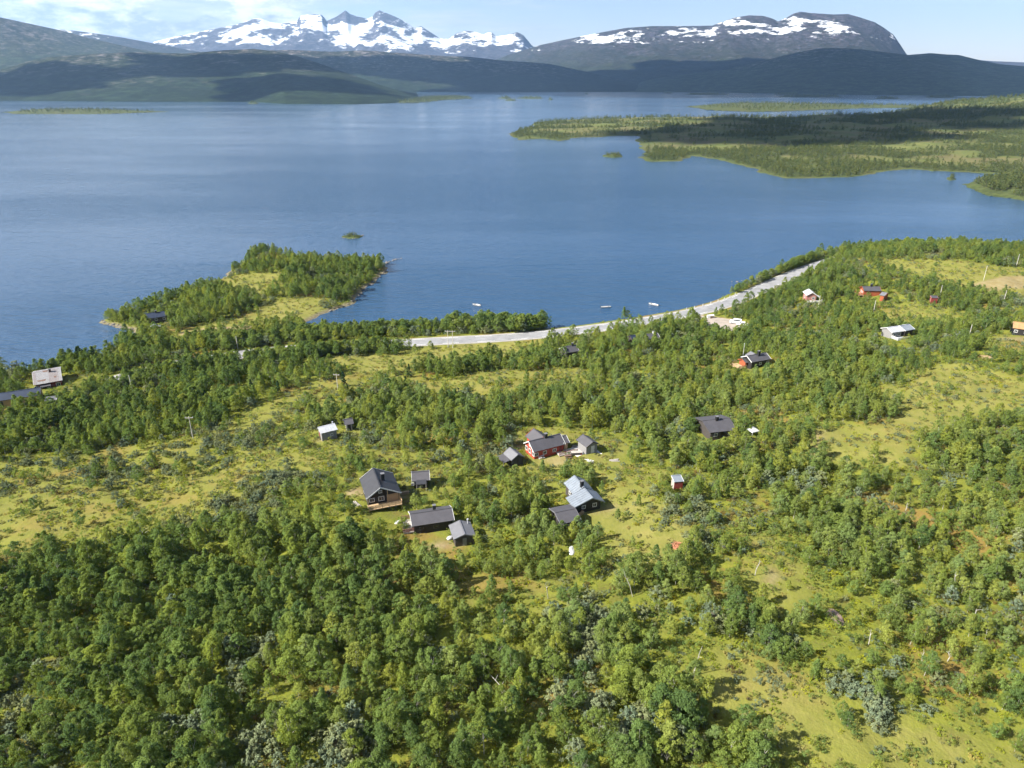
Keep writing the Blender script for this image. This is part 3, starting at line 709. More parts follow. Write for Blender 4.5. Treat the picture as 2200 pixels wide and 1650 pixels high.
hill('mountain', [(960, 150), (1060, 130), (1100, 115), (1160, 97), (1210, 86), (1260, 76), (1300, 68), (1345, 60), (1400, 56), (1470, 56), (1530, 55), (1553, 47), (1580, 37), (1610, 33), (1640, 34), (1660, 40), (1672, 46), (1690, 38), (1705, 29), (1720, 25),
     (1745, 28), (1790, 31), (1822, 30), (1850, 38), (1880, 48), (1900, 60), (1920, 75), (1935, 97), (1948, 117), (1990, 150)],
     [(960, 190), (1990, 190)], 11500, 15000, mh3, 0.55, 27, nx=380, nr=90, conc=1.3, scale=1700, carve=0.5, foot_r=7200)
hill('mountain', [(2000, 150), (2080, 127), (2130, 131), (2200, 134), (2400, 125), (2700, 140)], [(2000, 185), (2700, 185)], 15000, 17000, mh4, 0.4, 33, nx=120, conc=1.1, scale=1500, foot_r=11500)
hill('hills', [(1250, 199), (1330, 188), (1400, 170), (1480, 158), (1560, 150), (1600, 140), (1650, 128), (1700, 115), (1760, 104), (1800, 103), (1850, 106), (1900, 112), (1950, 118), (2000, 114), (2035, 117), (2060, 118), (2100, 128), (2150, 138), (2200, 142), (2350, 130), (2600, 120), (2900, 150)],
     [(1250, 198), (1500, 198), (1800, 203), (2200, 208), (2900, 208)], 7600, 9500, mh2, 0.30, 41, nx=330, nr=70, conc=1.15, scale=1100)
hill('hills', [(200, 135), (380, 118), (480, 113), (550, 109), (620, 107), (712, 111), (780, 108), (850, 113), (950, 120), (1010, 122), (1080, 130), (1130, 133), (1180, 137), (1240, 150), (1300, 163), (1370, 175), (1440, 197)],
     [(200, 198), (1440, 197.5)], 7600, 9500, mh1, 0.40, 57, nx=330, nr=70, conc=1.05, scale=900)
hill('hills', [(-700, 150), (-300, 120), (0, 150), (60, 132), (110, 122), (200, 116), (280, 112), (400, 115), (480, 108), (545, 105), (590, 110), (640, 121), (700, 141), (760, 162), (820, 183), (870, 199), (905, 212)],
     [(-700, 217), (0, 217), (300, 219), (530, 219.5), (600, 224), (760, 224.5), (840, 222), (905, 214)], [(-700, 5200), (560, 5200), (760, 4500), (905, 3900)], 7000, mh1, 0.42, 52, nx=360, nr=90, conc=1.0, scale=700)

# ------------------------------------------------------------------ haze and clouds
hz = MB().box(-21000, 21000, -2000, 21500, -11.0, 1750).build('haze', None)
hm = bpy.data.materials.new('haze air'); hm.use_nodes = True
ht = hm.node_tree; ht.nodes.clear()
ho = ht.nodes.new('ShaderNodeOutputMaterial'); hv = ht.nodes.new('ShaderNodeVolumePrincipled')
hv.inputs['Color'].default_value = (0.40, 0.64, 1.0, 1); hv.inputs['Density'].default_value = HAZE; hv.inputs['Anisotropy'].default_value = 0.2
ht.links.new(hv.outputs[0], ho.inputs['Volume']); hz.data.materials.append(hm)
tag(hz, kind='stuff')

M['cloud'] = plain('cloud white', (0.85, 0.86, 0.88), 1.0, 0.03, 0.002)
def cloud(cx, cy, rx, ry, seed, alt=2700.0):
    """a cumulus whose shade falls round (cx, cy)."""
    k = alt / math.tan(SUN_EL); sx, sy = math.sin(SUN_AZ) * k, math.cos(SUN_AZ) * k
    bm = bmesh.new(); bmesh.ops.create_icosphere(bm, subdivisions=5, radius=1.0)
    co = np.array([v.co for v in bm.verts])
    n = fbm(co[:, 0] * 2.2 + seed, co[:, 1] * 2.2 + co[:, 2], seed, 5) - .5; n2 = fbm(co[:, 0] * 7 + seed, co[:, 1] * 7 + co[:, 2] * 3, seed + 5, 3) - .5
    for v, a, b in zip(bm.verts, n, n2):
        f = 1 + a * 1.1 + b * .35; d = v.co.copy(); v.co = Vector((d.x * rx * f, d.y * ry * f, max(d.z, -.25) * min(rx, ry) * .22 * f))
    me = bpy.data.meshes.new('cloud'); bm.to_mesh(me); bm.free(); me.materials.append(M['cloud'])
    me.polygons.foreach_set('use_smooth', [True] * len(me.polygons))
    o = bpy.data.objects.new('cloud', me); COL.objects.link(o); o.location = (cx + sx, cy + sy, alt); tag(o, kind='stuff')
for c in [(470, 1330, 270, 270, 3), (780, 1640, 330, 300, 4), (3000, 6300, 3100, 2700, 5), (300, 6700, 900, 700, 8), (1250, 7300, 900, 800, 9), (-700, 7000, 800, 500, 10),
          (-950, 3750, 420, 330, 12), (-1500, 4500, 520, 420, 13), (-2300, 4050, 480, 380, 14), (-800, 4750, 430, 380, 16), (-2900, 4900, 560, 400, 17), (-1900, 5200, 600, 300, 18)]: cloud(*c)

# ------------------------------------------------------------------ buildings
HOUSES = []
KEEP = []          # (x, y, radius) kept free of trees
class House:
    """a gabled timber building laid out from the photo pixels of its ridge ends A, B and one eave corner E."""
    def __init__(s, A, B, E, hr, he, E2=None, root=None, name='cabin', label=None, clear=2.0, view=5.0, hide=0.0):
        z = 6.0
        for _ in range(10):
            a, b = upz(*A, z + hr), upz(*B, z + hr); c = (a + b) / 2; z = 0.4 * z + 0.6 * gz(c.x, c.y)
        s.g = z; a, b = upz(*A, z + hr), upz(*B, z + hr); c = (a + b) / 2
        d = (b - a); d.z = 0; s.L = d.length; d.normalize(); n = Vector((-d.y, d.x, 0))
        s.hr, s.he = hr, he
        w = -E if isinstance(E, (int, float)) else (upz(*E, z + he) - c).dot(n)
        w2v = -w if E2 is None else ((E2 if isinstance(E2, (int, float)) else (upz(*E2, z + he) - c).dot(n)))
        if E2 is not None and isinstance(E2, (int, float)): w2v = -math.copysign(E2, w)
        s.yp, s.yn = max(w, w2v), min(w, w2v)
        s.c = Vector((c.x, c.y, z)); s.ang = math.atan2(d.y, d.x)
        s.M = Matrix.Translation(s.c) @ Matrix.Rotation(s.ang, 4, 'Z')
        if root is None:
            s.root = empty(name, s.c, s.ang); tag(s.root, label, 'cabin' if 'cabin' in name else name.split('_')[-1]); s.off = Matrix.Identity(4)
        else:
            s.root = root.root; s.off = root.M.inverted() @ s.M
        r = max(s.L, s.yp - s.yn) / 2
        KEEP.append((c.x, c.y, r + clear))
        dv = Vector((c.x, c.y)).normalized()
        KEEP.append((c.x - dv.x * view, c.y - dv.y * view, r + clear * .4))
        s.hide = hide; s.box = None; HOUSES.append(s)
        print('house', label, 'L %.1f W %.1f %.1f g %.1f at %.0f %.0f' % (s.L, s.yp, s.yn, z, c.x, c.y))
    def put(s, o, parent=None):
        o.parent = parent or s.root
        o.matrix_local = s.off if parent is None else Matrix.Identity(4)
        return o
    def zroof(s, y):
        W = s.yp if y > 0 else -s.yn
        return s.hr - (s.hr - s.he) * min(abs(y) / max(W, 0.05), 1.0)
    def shell(s, wall, roof, trim=None, oe=0.4, og=0.4, base=None, fascia=0.16):
        L, yp, yn = s.L, s.yp - oe, s.yn + oe
        if yn > -0.02: yn = -0.02 if s.yn > -0.5 else yn
        s.wx, s.wyp, s.wyn = L / 2 - og, yp, yn
        zt = lambda y: s.zroof(y) - 0.16
        prof = [(yn, -0.8), (yn, zt(yn)), (0, s.hr - 0.16), (yp, zt(yp)), (yp, -0.8)]
        vs = [(x, y, z) for x in (-s.wx, s.wx) for y, z in prof]
        fs = [(0, 1, 2, 3, 4), (9, 8, 7, 6, 5)] + [(i, 5 + i, 5 + (i + 1) % 5, (i + 1) % 5) for i in range(5)]
        s.wall = s.put(MB().add(vs, fs).build('wall', wall))
        mb = MB()
        for y in (s.yp, s.yn):
            if abs(y) < 0.3: continue
            mb.slab([(-L / 2, 0, s.hr), (L / 2, 0, s.hr), (L / 2, y, s.he), (-L / 2, y, s.he)], 0.12)
        s.roof = s.put(mb.build('roof', roof))
        cap = MB(); cap.bar((-L / 2 - .02, 0, s.hr + .03), (L / 2 + .02, 0, s.hr + .03), 0.3, 0.06)
        s.put(cap.build('ridge_cap', roof), s.roof)
        if trim:
            for x in (-L / 2 - 0.03, L / 2 + 0.03):
                for y in (s.yp, s.yn):
                    if abs(y) < 0.3: continue
                    s.put(MB().bar((x, 0, s.hr - 0.06), (x, y, s.he - 0.06), 0.06, fascia + .08).build('barge_board', trim))
        return s
    def spot(s, side, u, z):
        """point on a wall and its outward/along vectors in house coordinates."""
        return {'N': (Vector((u, s.wyp, z)), Vector((0, 1, 0)), Vector((1, 0, 0))), 'S': (Vector((u, s.wyn, z)), Vector((0, -1, 0)), Vector((1, 0, 0))),
                'E': (Vector((s.wx, u, z)), Vector((1, 0, 0)), Vector((0, 1, 0))), 'W': (Vector((-s.wx, u, z)), Vector((-1, 0, 0)), Vector((0, 1, 0)))}[side]
    def _rect(s, p, n, a, w, h, d0, d1):
        u = Vector((0, 0, 1)); vs = [p + a * i * w / 2 + u * j * h / 2 + n * d for d in (d0, d1) for i, j in ((-1, -1), (1, -1), (1, 1), (-1, 1))]
        return vs, [(0, 1, 2, 3), (7, 6, 5, 4), (0, 4, 5, 1), (1, 5, 6, 2), (2, 6, 7, 3), (3, 7, 4, 0)]
    def window(s, side, u, z, w=1.0, h=1.0, frame=None):
        p, n, a = s.spot(side, u, z); mb = MB(); t = 0.13; up = Vector((0, 0, 1))
        for q, ww, hh in ((p + up * (h / 2 - t / 2), w, t), (p - up * (h / 2 - t / 2), w, t), (p + a * (w / 2 - t / 2), t, h - 2 * t), (p - a * (w / 2 - t / 2), t, h - 2 * t), (p, .05, h - 2 * t)):
            mb.add(*s._rect(q, n, a, ww, hh, -0.02, 0.07))
        f = s.put(mb.build('window', frame or M['white']))
        s.put(MB().add(*s._rect(p, n, a, w - 2 * t + .01, h - 2 * t + .01, -0.02, 0.02)).build('pane', M['glass']), f)
    def door(s, side, u, w=0.9, h=2.0, mat=None, z0=0.1):
        p, n, a = s.spot(side, u, z0 + h / 2)
        d = s.put(MB().add(*s._rect(p, n, a, w, h, -0.02, 0.06)).build('door', mat or M['white']))
        q = p + a * (w / 2 - .12); s.put(MB().add(*s._rect(q, n, a, .06, .2, 0.06, 0.12)).build('handle', M['black']), d)
    def chimney(s, px, py, h=1.3, w=0.6, mat=None, cap=True):
        p = s.M.inverted() @ upz(px, py, s.g + s.hr)
        x = max(-s.L / 2 + .6, min(s.L / 2 - .6, p.x)); y = max(s.yn * .6, min(s.yp * .6, p.y)); zr = s.zroof(y)
        c = s.put(MB().box(x - w / 2, x + w / 2, y - w / 2, y + w / 2, zr - 0.5, s.hr + h).build('chimney', mat or M['black']), s.roof)
        if cap: s.put(MB().box(x - w / 2 - .06, x + w / 2 + .06, y - w / 2 - .06, y + w / 2 + .06, s.hr + h + .002, s.hr + h + .08).build('chimney_cap', M['roof_grey']), s.roof)
    def pipe(s, px, py, h=0.9):
        p = s.M.inverted() @ upz(px, py, s.g + s.he)
        x = max(-s.L / 2 + .4, min(s.L / 2 - .4, p.x)); y = max(s.yn * .8, min(s.yp * .8, p.y)); zr = s.zroof(y)
        s.put(MB().tube([(x, y, zr - .2), (x, y, zr + h)], .12).tube([(x, y, zr + h), (x, y, zr + h + .22)], .2).build('stove_pipe', M['roof_white']), s.roof)
    def deck(s, x0, x1, y0, y1, z, rail=None, railsides='', mat=None, railmat=None, h=0.9):
        d = s.put(MB().box(x0, x1, y0, y1, z - .18, z).build('deck', mat or M['wood_grey']))
        for x in (x0 + .1, x1 - .1):
            for y in (y0 + .1, y1 - .1):
                s.put(MB().box(x - .06, x + .06, y - .06, y + .06, -1.0, z - .18).build('post', mat or M['wood_grey']), d)
        for side in railsides:
            e = {'S': ((x0, y0), (x1, y0)), 'N': ((x0, y1), (x1, y1)), 'W': ((x0, y0), (x0, y1)), 'E': ((x1, y0), (x1, y1))}[side]
            a, b = Vector((*e[0], z)), Vector((*e[1], z)); mb = MB()
            n = max(2, int((b - a).length / 1.3))
            for i in range(n + 1):
                p = a.lerp(b, i / n); mb.bar(p, p + Vector((0, 0, h)), .09)
            for k in (.32, .62, .95): mb.bar(a + Vector((0, 0, h * k)), b + Vector((0, 0, h * k)), .05, .16)
            s.put(mb.build('railing', railmat or rail or M['wood_grey']), d)
        return d
    def leanto(s, x0, x1, y0, y1, z0, z1, mat, posts=True):
        """a flat slope from (y0,z0) down to (y1,z1)."""
        r = s.put(MB().slab([(x0, y0, z0), (x1, y0, z0), (x1, y1, z1), (x0, y1, z1)], .1).build('porch_roof', mat))
        if posts:
            for x in (x0 + .15, x1 - .15):
                s.put(MB().box(x - .06, x + .06, y1 - .06 if y1 > y0 else y1, (y1 if y1 > y0 else y1 + .12), -.8, z1 - .12).build('post', M['wood_grey']), r)
    def sheets(s, mats, width=0.9, seed=1):
        """separate roofing sheets laid over the visible slope(s)."""
        rr = random.Random(seed)
        for y in (s.yp, s.yn):
            if abs(y) < 0.3: continue
            n = max(2, round(s.L / width)); 
            for i in range(n):
                x0, x1 = -s.L / 2 + s.L * i / n + .015, -s.L / 2 + s.L * (i + 1) / n - .015
                k = rr.uniform(.01, .05)
                mb = MB(); up = Vector((0, 0, k + .02))
                q = [Vector((x0, 0, s.hr)) + up, Vector((x1, 0, s.hr)) + up, Vector((x1, y * 1.02, s.he - .01)) + up, Vector((x0, y * 1.02, s.he - .01)) + up]
                s.put(mb.slab(q, .015).build('roof_sheet', rr.choice(mats)), s.roof)

W_ = M['white']
# A the long dark cabin in the middle
h = House((880.5, 1104), (970.5, 1090.7), (979.5, 1117), 3.7, 2.5, name='cabin', label='long black cabin with dark grey roof, red railed deck and small black chimney', view=6)
h.shell(M['wall_black'], M['roof_dark'], M['white']); h.chimney(933, 1094, 1.0)
hw = -h.wyn if abs(h.wyn) < 9 else 3
h.deck(-h.wx - 2.2, -h.wx - .02, h.wyn, h.wyp, 0.9, railsides='WSN', mat=M['wood_grey'], railmat=M['wall_pink'])
h.window('S', 0.6, 1.4, 1.2, .9, M['wall_dark']); h.window('S', -2.4, 1.4, 1.0, .9, M['wall_dark']); h.window('W', 0.8, 1.6, 1.0, 1.1); h.door('W', -.8, .9, 1.9, M['wall_pink'], .3)
CAB_A = h
# B small grey shed at its right
h = House((987, 1118), (998.5, 1148), (964, 1130), 3.0, 2.2, name='shed', label='small shed with light grey gabled roof and stove pipe, beside the long black cabin', view=2, clear=.8, hide=0.25)
h.shell(M['wall_dark'], M['roof_grey'], M['roof_grey'], og=.3); h.pipe(1005, 1127); h.door('E', 0, .8, 1.8, M['wall_grey'])
SHED_B = h
# C large black-roofed cabin with its gable and deck towards the viewer
h = House((801.4, 1005.2), (817.7, 1047.5), (770, 1022.3), 5.2, 3.0, E2=(861, 1055), name='cabin', label='large cabin with steep black roof, white-trimmed gable and timber deck', view=7)
h.shell(M['wall_black'], M['roof_black'], W_, og=1.0); h.chimney(822, 1026, 1.0, .7); 
h.window('E', -1.9, 1.9, 1.1, 1.0); h.window('E', .1, 1.9, 1.3, 1.1); h.window('E', .0, 3.6, .8, .7); h.window('S', 1.5, 1.7, 1.2, 1.0); h.window('S', -1.5, 1.7, 1.2, 1.0)
h.put(MB().box(h.wx + .01, h.wx + .12, 1.3, h.wyp - .1, -.3, 2.6).build('timber_panel', M['wood']))
h.deck(h.wx + .13, h.wx + 2.2, h.wyn - .2, h.wyp + .2, 0.9, railsides='EN', mat=M['wood'], railmat=M['wood'])
for yy in (h.wyn, 1.4, h.wyp): h.put(MB().box(h.L / 2 - .3, h.L / 2 - .16, yy - .07, yy + .07, .9, h.zroof(yy) - .2).build('porch_post', M['wood']))
CAB_C = h
# D small hut behind
h = House((884, 1014.5), (922, 1011.5), (930, 1031), 3.3, 2.2, name='cabin', label='small cabin with dark grey roof and black porch, behind the long black cabin', view=4, clear=1.2)
h.shell(M['wall_black'], M['roof_dark'], W_); h.leanto(-1.2, 1.2, h.wyn, h.wyn - 1.6, 2.35, 2.0, M['roof_black']); h.door('S', 0, .9, 1.9, M['wall_dark']); h.window('S', -1.9, 1.3, .7, .7)
# E red house
h = House((1135.7, 948), (1204, 931.5), 2.7, 4.4, 2.6, name='house', label='bright red house with dark grey roof, rear wing and black chimney', view=5)
h.shell(M['wall_red'], M['roof_dark'], W_); h.chimney(1172.5, 939, 1.0, .7)
for u in (-2.2, 0, 2.2): h.window('W', u * .8, 1.6, 1.1, 1.2)
h.window('W', 0, 3.2, .8, .7)
for u in (-3.6, -1.2, 1.6): h.window('S', u, 1.5, 1.1, 1.0)
h.door('S', 3.4, .9, 2.0, M['wall_deepred'])
HX = h
hw_ = House((1146, 920.5), (1168, 938), (1127, 936), 4.4, 2.8, root=HX, label='wing'); hw_.shell(M['wall_red'], M['roof_dark'], M['wall_red'])
he_ = House((1203.5, 937), (1216, 934.5), 2.2, 3.6, 2.5, root=HX, label='extension'); he_.shell(M['wood'], M['roof_dark'], W_); he_.deck(-3, 2.2, he_.wyn - 2.4, he_.wyn - .05, .5, railsides='S', railmat=M['wall_deepred'])
# F grey shed with white door
h = House((1252, 933), (1274.5, 949.5), 2.0, 3.6, 2.5, name='shed', label='grey gabled shed with white door, standing on a pale concrete pad', view=4)
h.shell(M['wall_grey'], M['roof_dark'], M['wall_dark'], oe=.35, og=.5); h.door('E', .3, 1.0, 2.1)
h.put(MB().box(-h.L / 2 - .6, h.L / 2 + 1.0, h.yn - 2.2, h.yp + .3, -.6, .12).build('pad', M['concrete']))
SHED_F = h
# G small hut left of the red house
h = House((1095, 961), (1113, 976.5), (1080, 973.6), 3.3, 2.1, name='shed', label='small dark shed with pale grey roof and open lean-to porch', view=3, clear=.9)
h.shell(M['wall_dark'], M['roof_grey'], M['roof_grey'], og=.3); h.leanto(-h.L / 2, h.L / 2 - .5, h.yn - .02, h.yn - 1.8, 2.05, 1.7, M['roof_dark']); h.door('E', .4, .8, 1.8, M['wall_dark']); h.window('S', 0, 1.1, .7, .6)
# H silver-roofed cabin
h = House((1234, 1021.5), (1254.5, 1046), (1209.5, 1035.7), 4.1, 2.6, name='cabin', label='cabin with stepped silver metal roof and dark walls beside the meadow', view=3)
h.shell(M['wall_dark'], M['roof_silver'], M['roof_silver'], og=.3); h.chimney(1252, 1046, 1.2, .65)
for i in range(1, 7):
    x = -h.L / 2 + h.L * i / 7
    for y in (h.yp, h.yn): h.put(MB().bar((x, 0, h.hr + .02), (x, y, h.he + .02), .06, .06).build('roof_seam', M['roof_silver']), h.roof)
h.window('S', 0, 1.4, 1.0, .9)
H1 = h
h2 = House((1255.5, 1048.5), (1273.5, 1069.5), (1297, 1074.5), 3.9, 2.3, E2=(1231, 1090), root=H1, label='front half'); h2.shell(M['wall_black'], M['roof_silver'], M['roof_silver'], og=.9, oe=.6)
for i in range(1, 6):
    x = -h2.L / 2 + h2.L * i / 6
    for y in (h2.yp, h2.yn): h2.put(MB().bar((x, 0, h2.hr + .02), (x, y, h2.he + .02), .06, .06).build('roof_seam', M['roof_silver']), h2.roof)
h2.window('E', 1.0, 1.4, 1.0, 1.0); h2.window('E', -1.6, 1.4, .9, .9)
# I dark-roofed shed in the trees
h = House((1192, 1101), (1236, 1092), (1250, 1117), 3.2, 2.3, name='shed', label='shed with dark grey roof half hidden by birches, below the silver-roofed cabin', view=1, clear=.3, hide=0.7)
h.shell(M['wall_dark'], M['roof_dark'], M['roof_grey']); h.window('S', 0, 1.3, .8, .7)
# J red outhouse
h = House((1442.5, 1022), (1462.5, 1020.5), (1472.5, 1034), 2.7, 2.25, E2=.12, name='outhouse', label='small red outhouse with sloping grey roof at the meadow edge', view=3, clear=.8)
h.shell(M['wall_deepred'], M['roof_silver'], W_, oe=.12, og=.12)
h.put(MB().box(-h.wx - .07, -h.wx - .005, h.wyn + .1, h.wyp - .2, .05, 1.9).build('side_panel', M['wood_grey'])); h.door('W', (h.wyn + h.wyp) / 2, .75, 1.75, M['white'])
# K dark roof among trees
h = House((1509, 903.6), (1567, 897.5), (1583.6, 923.6), 3.8, 2.5, name='cabin', label='cabin with broad dark grey roof and black chimney, deep among the birches', view=2.5, clear=1.0, hide=0.75)
h.shell(M['wall_dark'], M['roof_dark'], M['roof_dark']); h.chimney(1540, 902, 1.0, .7); h.window('S', -2, 1.5, 1, 1); h.window('S', 2, 1.5, 1, 1); h.door('S', 0, .9, 2.0, M['wall_black'])
# L orange and black cabin with flagpole
h = House((1604.5, 764.5), (1646, 757.5), 2.7, 3.9, 2.6, name='cabin', label='black-roofed cabin with orange gable extension and deck, beside a tall flagpole', view=4, hide=0.25)
h.shell(M['wall_black'], M['roof_dark'], W_); h.chimney(1630, 762, 1.3, .7); h.window('S', 0, 1.5, 1, 1); h.window('S', 3, 1.5, 1, 1)
HL = h
hl = House((1594, 771), (1606, 768.8), 1.9, 3.2, 2.4, root=HL, label='orange extension'); hl.shell(M['wall_orange'], M['roof_dark'], M['wall_orange']); hl.deck(-hl.wx - 3, -hl.wx - .02, hl.wyn - .5, hl.wyp + 1, .8, railsides='WNS', mat=M['wood'], railmat=M['wood'])
hl2 = House((1612.5, 754.8), (1622, 760), (1602, 764), 4.0, 2.9, root=HL, label='rear wing'); hl2.shell(M['wall_orange'], M['roof_grey'], M['roof_grey'])
# M, N cabins below the road
h = House((1209, 745.5), (1237, 740.5), 2.6, 3.9, 2.4, name='cabin', label='dark slate-roofed cabin almost hidden by birches, below the road', view=1, clear=.2, hide=0.75)
h.shell(M['wall_dark'], M['roof_dark'], W_); h.chimney(1230, 742, .9, .6)
h = House((1384, 718.5), (1412, 714.5), 2.6, 3.9, 2.5, name='cabin', label='dark-roofed cabin with white barge boards, near the car park', view=1.5, clear=.5, hide=0.6)
h.shell(M['wall_dark'], M['roof_dark'], W_); h.chimney(1404, 716, .8, .6, W_); h.window('S', -2, 1.5, 1.0, 1.0)
h = House((1353, 721), (1364, 719), 1.5, 3.0, 2.1, name='shed', label='tiny dark shed beside the cabin with white barge boards', view=1, clear=.3, hide=0.5)
h.shell(M['wall_dark'], M['roof_navy'], M['wall_dark'])
# O
h = House((1737.5, 620.5), (1746, 628.5), 2.4, 4.2, 2.8, name='cabin', label='faded pink cabin with pale roof, white porch and terrace', view=4, hide=0.3)
h.shell(M['wall_pink'], M['roof_white'], W_); h.window('S', 0, 1.6, 1.2, 1.0); h.window('E', .8, 1.6, 1.2, 1.1, W_); h.deck(h.wx + .02, h.wx + 3.2, h.wyn, h.wyp + 2, .6, railsides='EN', mat=M['wood_grey'], railmat=W_)
h.leanto(h.wx - 2, h.wx + 1.6, h.wyp + .35, h.wyp + 2.2, 2.6, 2.2, M['roof_white'])
# P
h = House((1852, 614.8), (1890, 615.5), 2.7, 3.9, 2.6, name='house', label='orange timber house with long grey roof and small annex', view=3, hide=0.5)
h.shell(M['wall_orange'], M['roof_dark'], M['wall_orange']); h.chimney(1872, 615, 1.0, .7); h.window('W', .8, 1.5, 1.0, 1.0); h.window('W', -.8, 1.5, 1, 1); h.deck(-h.wx - 2.2, -h.wx - .02, h.wyn - .3, h.wyp, .6, railsides='WS', mat=M['wood'], railmat=M['wall_orange'])
hp = House((1895, 627), (1907, 629.5), (1891, 634), 3.4, 2.5, root=h, label='annex'); hp.shell(M['wall_orange'], M['roof_grey'], M['wall_orange']); hp.door('S', 0, .9, 1.9, M['wall_orange'])
# Q
h = House((1998.5, 634.8), (2013, 635.5), 2.0, 2.7, 2.3, E2=.12, name='shed', label='small flat-roofed red shed beside a leaning pole', view=3, clear=1)
h.shell(M['wall_deepred'], M['roof_dark'], M['wall_pink'], oe=.15, og=.15); h.door('W', (h.wyn + h.wyp) / 2, .7, 1.8, M['wall_pink'])
# R
h = House((1933, 700), (1953.5, 696.3), 2.7, 3.7, 2.6, name='cabin', label='cabin with pale corrugated metal roof and white-framed porch', view=5, hide=0.2)
h.shell(M['wall_dark'], M['roof_silver'], W_)
hr_ = House((1906, 703.5), (1930, 700.3), (1938, 712), 3.6, 2.5, root=h, label='porch half'); hr_.shell(M['wall_grey'], M['roof_white'], W_); hr_.window('S', -1, 1.4, 1.2, 1.2); hr_.window('S', 1.2, 1.4, 1.2, 1.2); hr_.deck(-hr_.wx, hr_.wx + 1, hr_.wyn - 3, hr_.wyn - .02, .4, railsides='SW', mat=M['roof_white'], railmat=W_)
for hh in (h, hr_):
    for i in range(1, 6):
        x = -hh.L / 2 + hh.L * i / 6; hh.put(MB().bar((x, 0, hh.hr + .02), (x, hh.yn, hh.he + .02), .06, .06).build('roof_seam', M['roof_silver']), hh.roof)
# S
h = House((2178, 690.5), (2216, 695.5), 3.0, 4.2, 2.6, name='cabin', label='black cabin with bright orange roof above a parked black car', view=7)
h.shell(M['wall_black'], M['roof_orange'], M['wood']); h.window('S', -1.5, 1.5, 1.1, 1.0); h.window('S', 1.5, 1.5, 1.1, 1.0)
CAB_S = h
# T, U, V by the lake on the left
h = House((69, 801), (129.3, 790.7), (135.7, 816.6), 4.6, 2.7, name='house', label='dark red lakeside house with rust-streaked pale metal roof', view=4)
h.shell(M['wall_deepred'], M['roof_rust'], W_); h.sheets([M['roof_rust'], M['roof_rust'], M['roof_rust'], M['roof_rust2']], .9, 3)
for px, py, w in ((98, 800, .8), (88, 815, 1.3), (118, 808, .4)):
    p = h.M.inverted() @ upz(px, py, h.g + 3.7); y = max(h.yn + .4, min(-.5, p.y)); x = max(-h.L/2 + 1, min(h.L/2 - 1, p.x))
    sl = (h.hr - h.he) / -h.yn
    h.put(MB().slab([(x - w, y + .4, h.hr + sl * (y + .4) + .09), (x + w, y + .5, h.hr + sl * (y + .5) + .09), (x + w * .8, y - .4, h.hr + sl * (y - .4) + .09), (x - w * .7, y - .3, h.hr + sl * (y - .3) + .09)], .01).build('rust_patch', M['rust']), h.roof)
h.window('S', 2.6, 1.5, 1.3, 1.3); h.window('S', -.2, 1.5, 1.0, 1.2); h.window('S', -3.4, 1.5, 1.2, 1.2); h.leanto(-2.4, .6, h.wyn - .02, h.wyn - 1.5, 2.3, 2.0, M['roof_dark']); h.door('S', -1.3, .9, 1.9, M['wall_dark'])
h.chimney(107, 797, .7, .6, M['rust'])
h = House((-6, 845.5), (87.3, 832), (85, 848.5), 3.8, 2.5, name='barn', label='long low barn with dark navy roof and tan walls by the lake', view=4, clear=.5, hide=0.65)
h.shell(M['wood'], M['roof_navy'], M['wall_dark']); 
for u in (-5, -1, 3): h.door('S', u, 1.4, 1.9, M['wall_dark'])
h = House((100, 853), (124.2, 850.5), (125.5, 858.5), 2.2, 1.8, E2=.12, name='shed', label='low shed with pale grey roof in front of the lakeside house', view=2, clear=.5, hide=0.3)
h.shell(M['wall_grey'], M['roof_grey'], W_, oe=.1, og=.15); h.door('W', (h.wyn + h.wyp) / 2, .7, 1.5, W_)
# W, X
h = House((682.5, 918.5), (719, 909.5), (726.5, 922.5), 3.3, 2.4, E2=1.0, name='cabin', label='small grey cabin with white and rust striped sheet roof', view=4, clear=1)
h.shell(M['wall_grey'], M['roof_white'], None, oe=.3, og=.3); h.sheets([M['roof_white'], M['roof_white'], M['rust'], M['roof_white']], .75, 5); h.pipe(715, 915, .7); h.window('S', .6, 1.2, .8, .7); h.door('W', 0, .7, 1.7, M['wall_deepred'])
h = House((738, 901), (757, 898), (768, 909), 3.0, 2.0, name='shed', label='small dark-roofed hut behind the cabin with striped sheet roof', view=3, clear=.6, hide=0.4)
h.shell(M['wood_grey'], M['roof_dark'], M['roof_dark']); h.door('S', 0, .8, 1.7, M['wall_dark'])
# Y on the near peninsula
h = House((312, 673.8), (352.5, 668.5), 2.7, 4.0, 2.5, name='cabin', label='dark blue-black cabin on the wooded peninsula point', view=5, clear=.8, hide=0.35)
h.shell(M['wall_dark'], M['roof_navy'], M['roof_navy']); h.window('S', 0, 1.5, 1.1, 1.0); h.window('S', 3, 1.5, 1.0, 1.0); h.door('S', -2.5, .9, 1.9, M['wall_deepred']); h.chimney(335, 671, .8, .6)

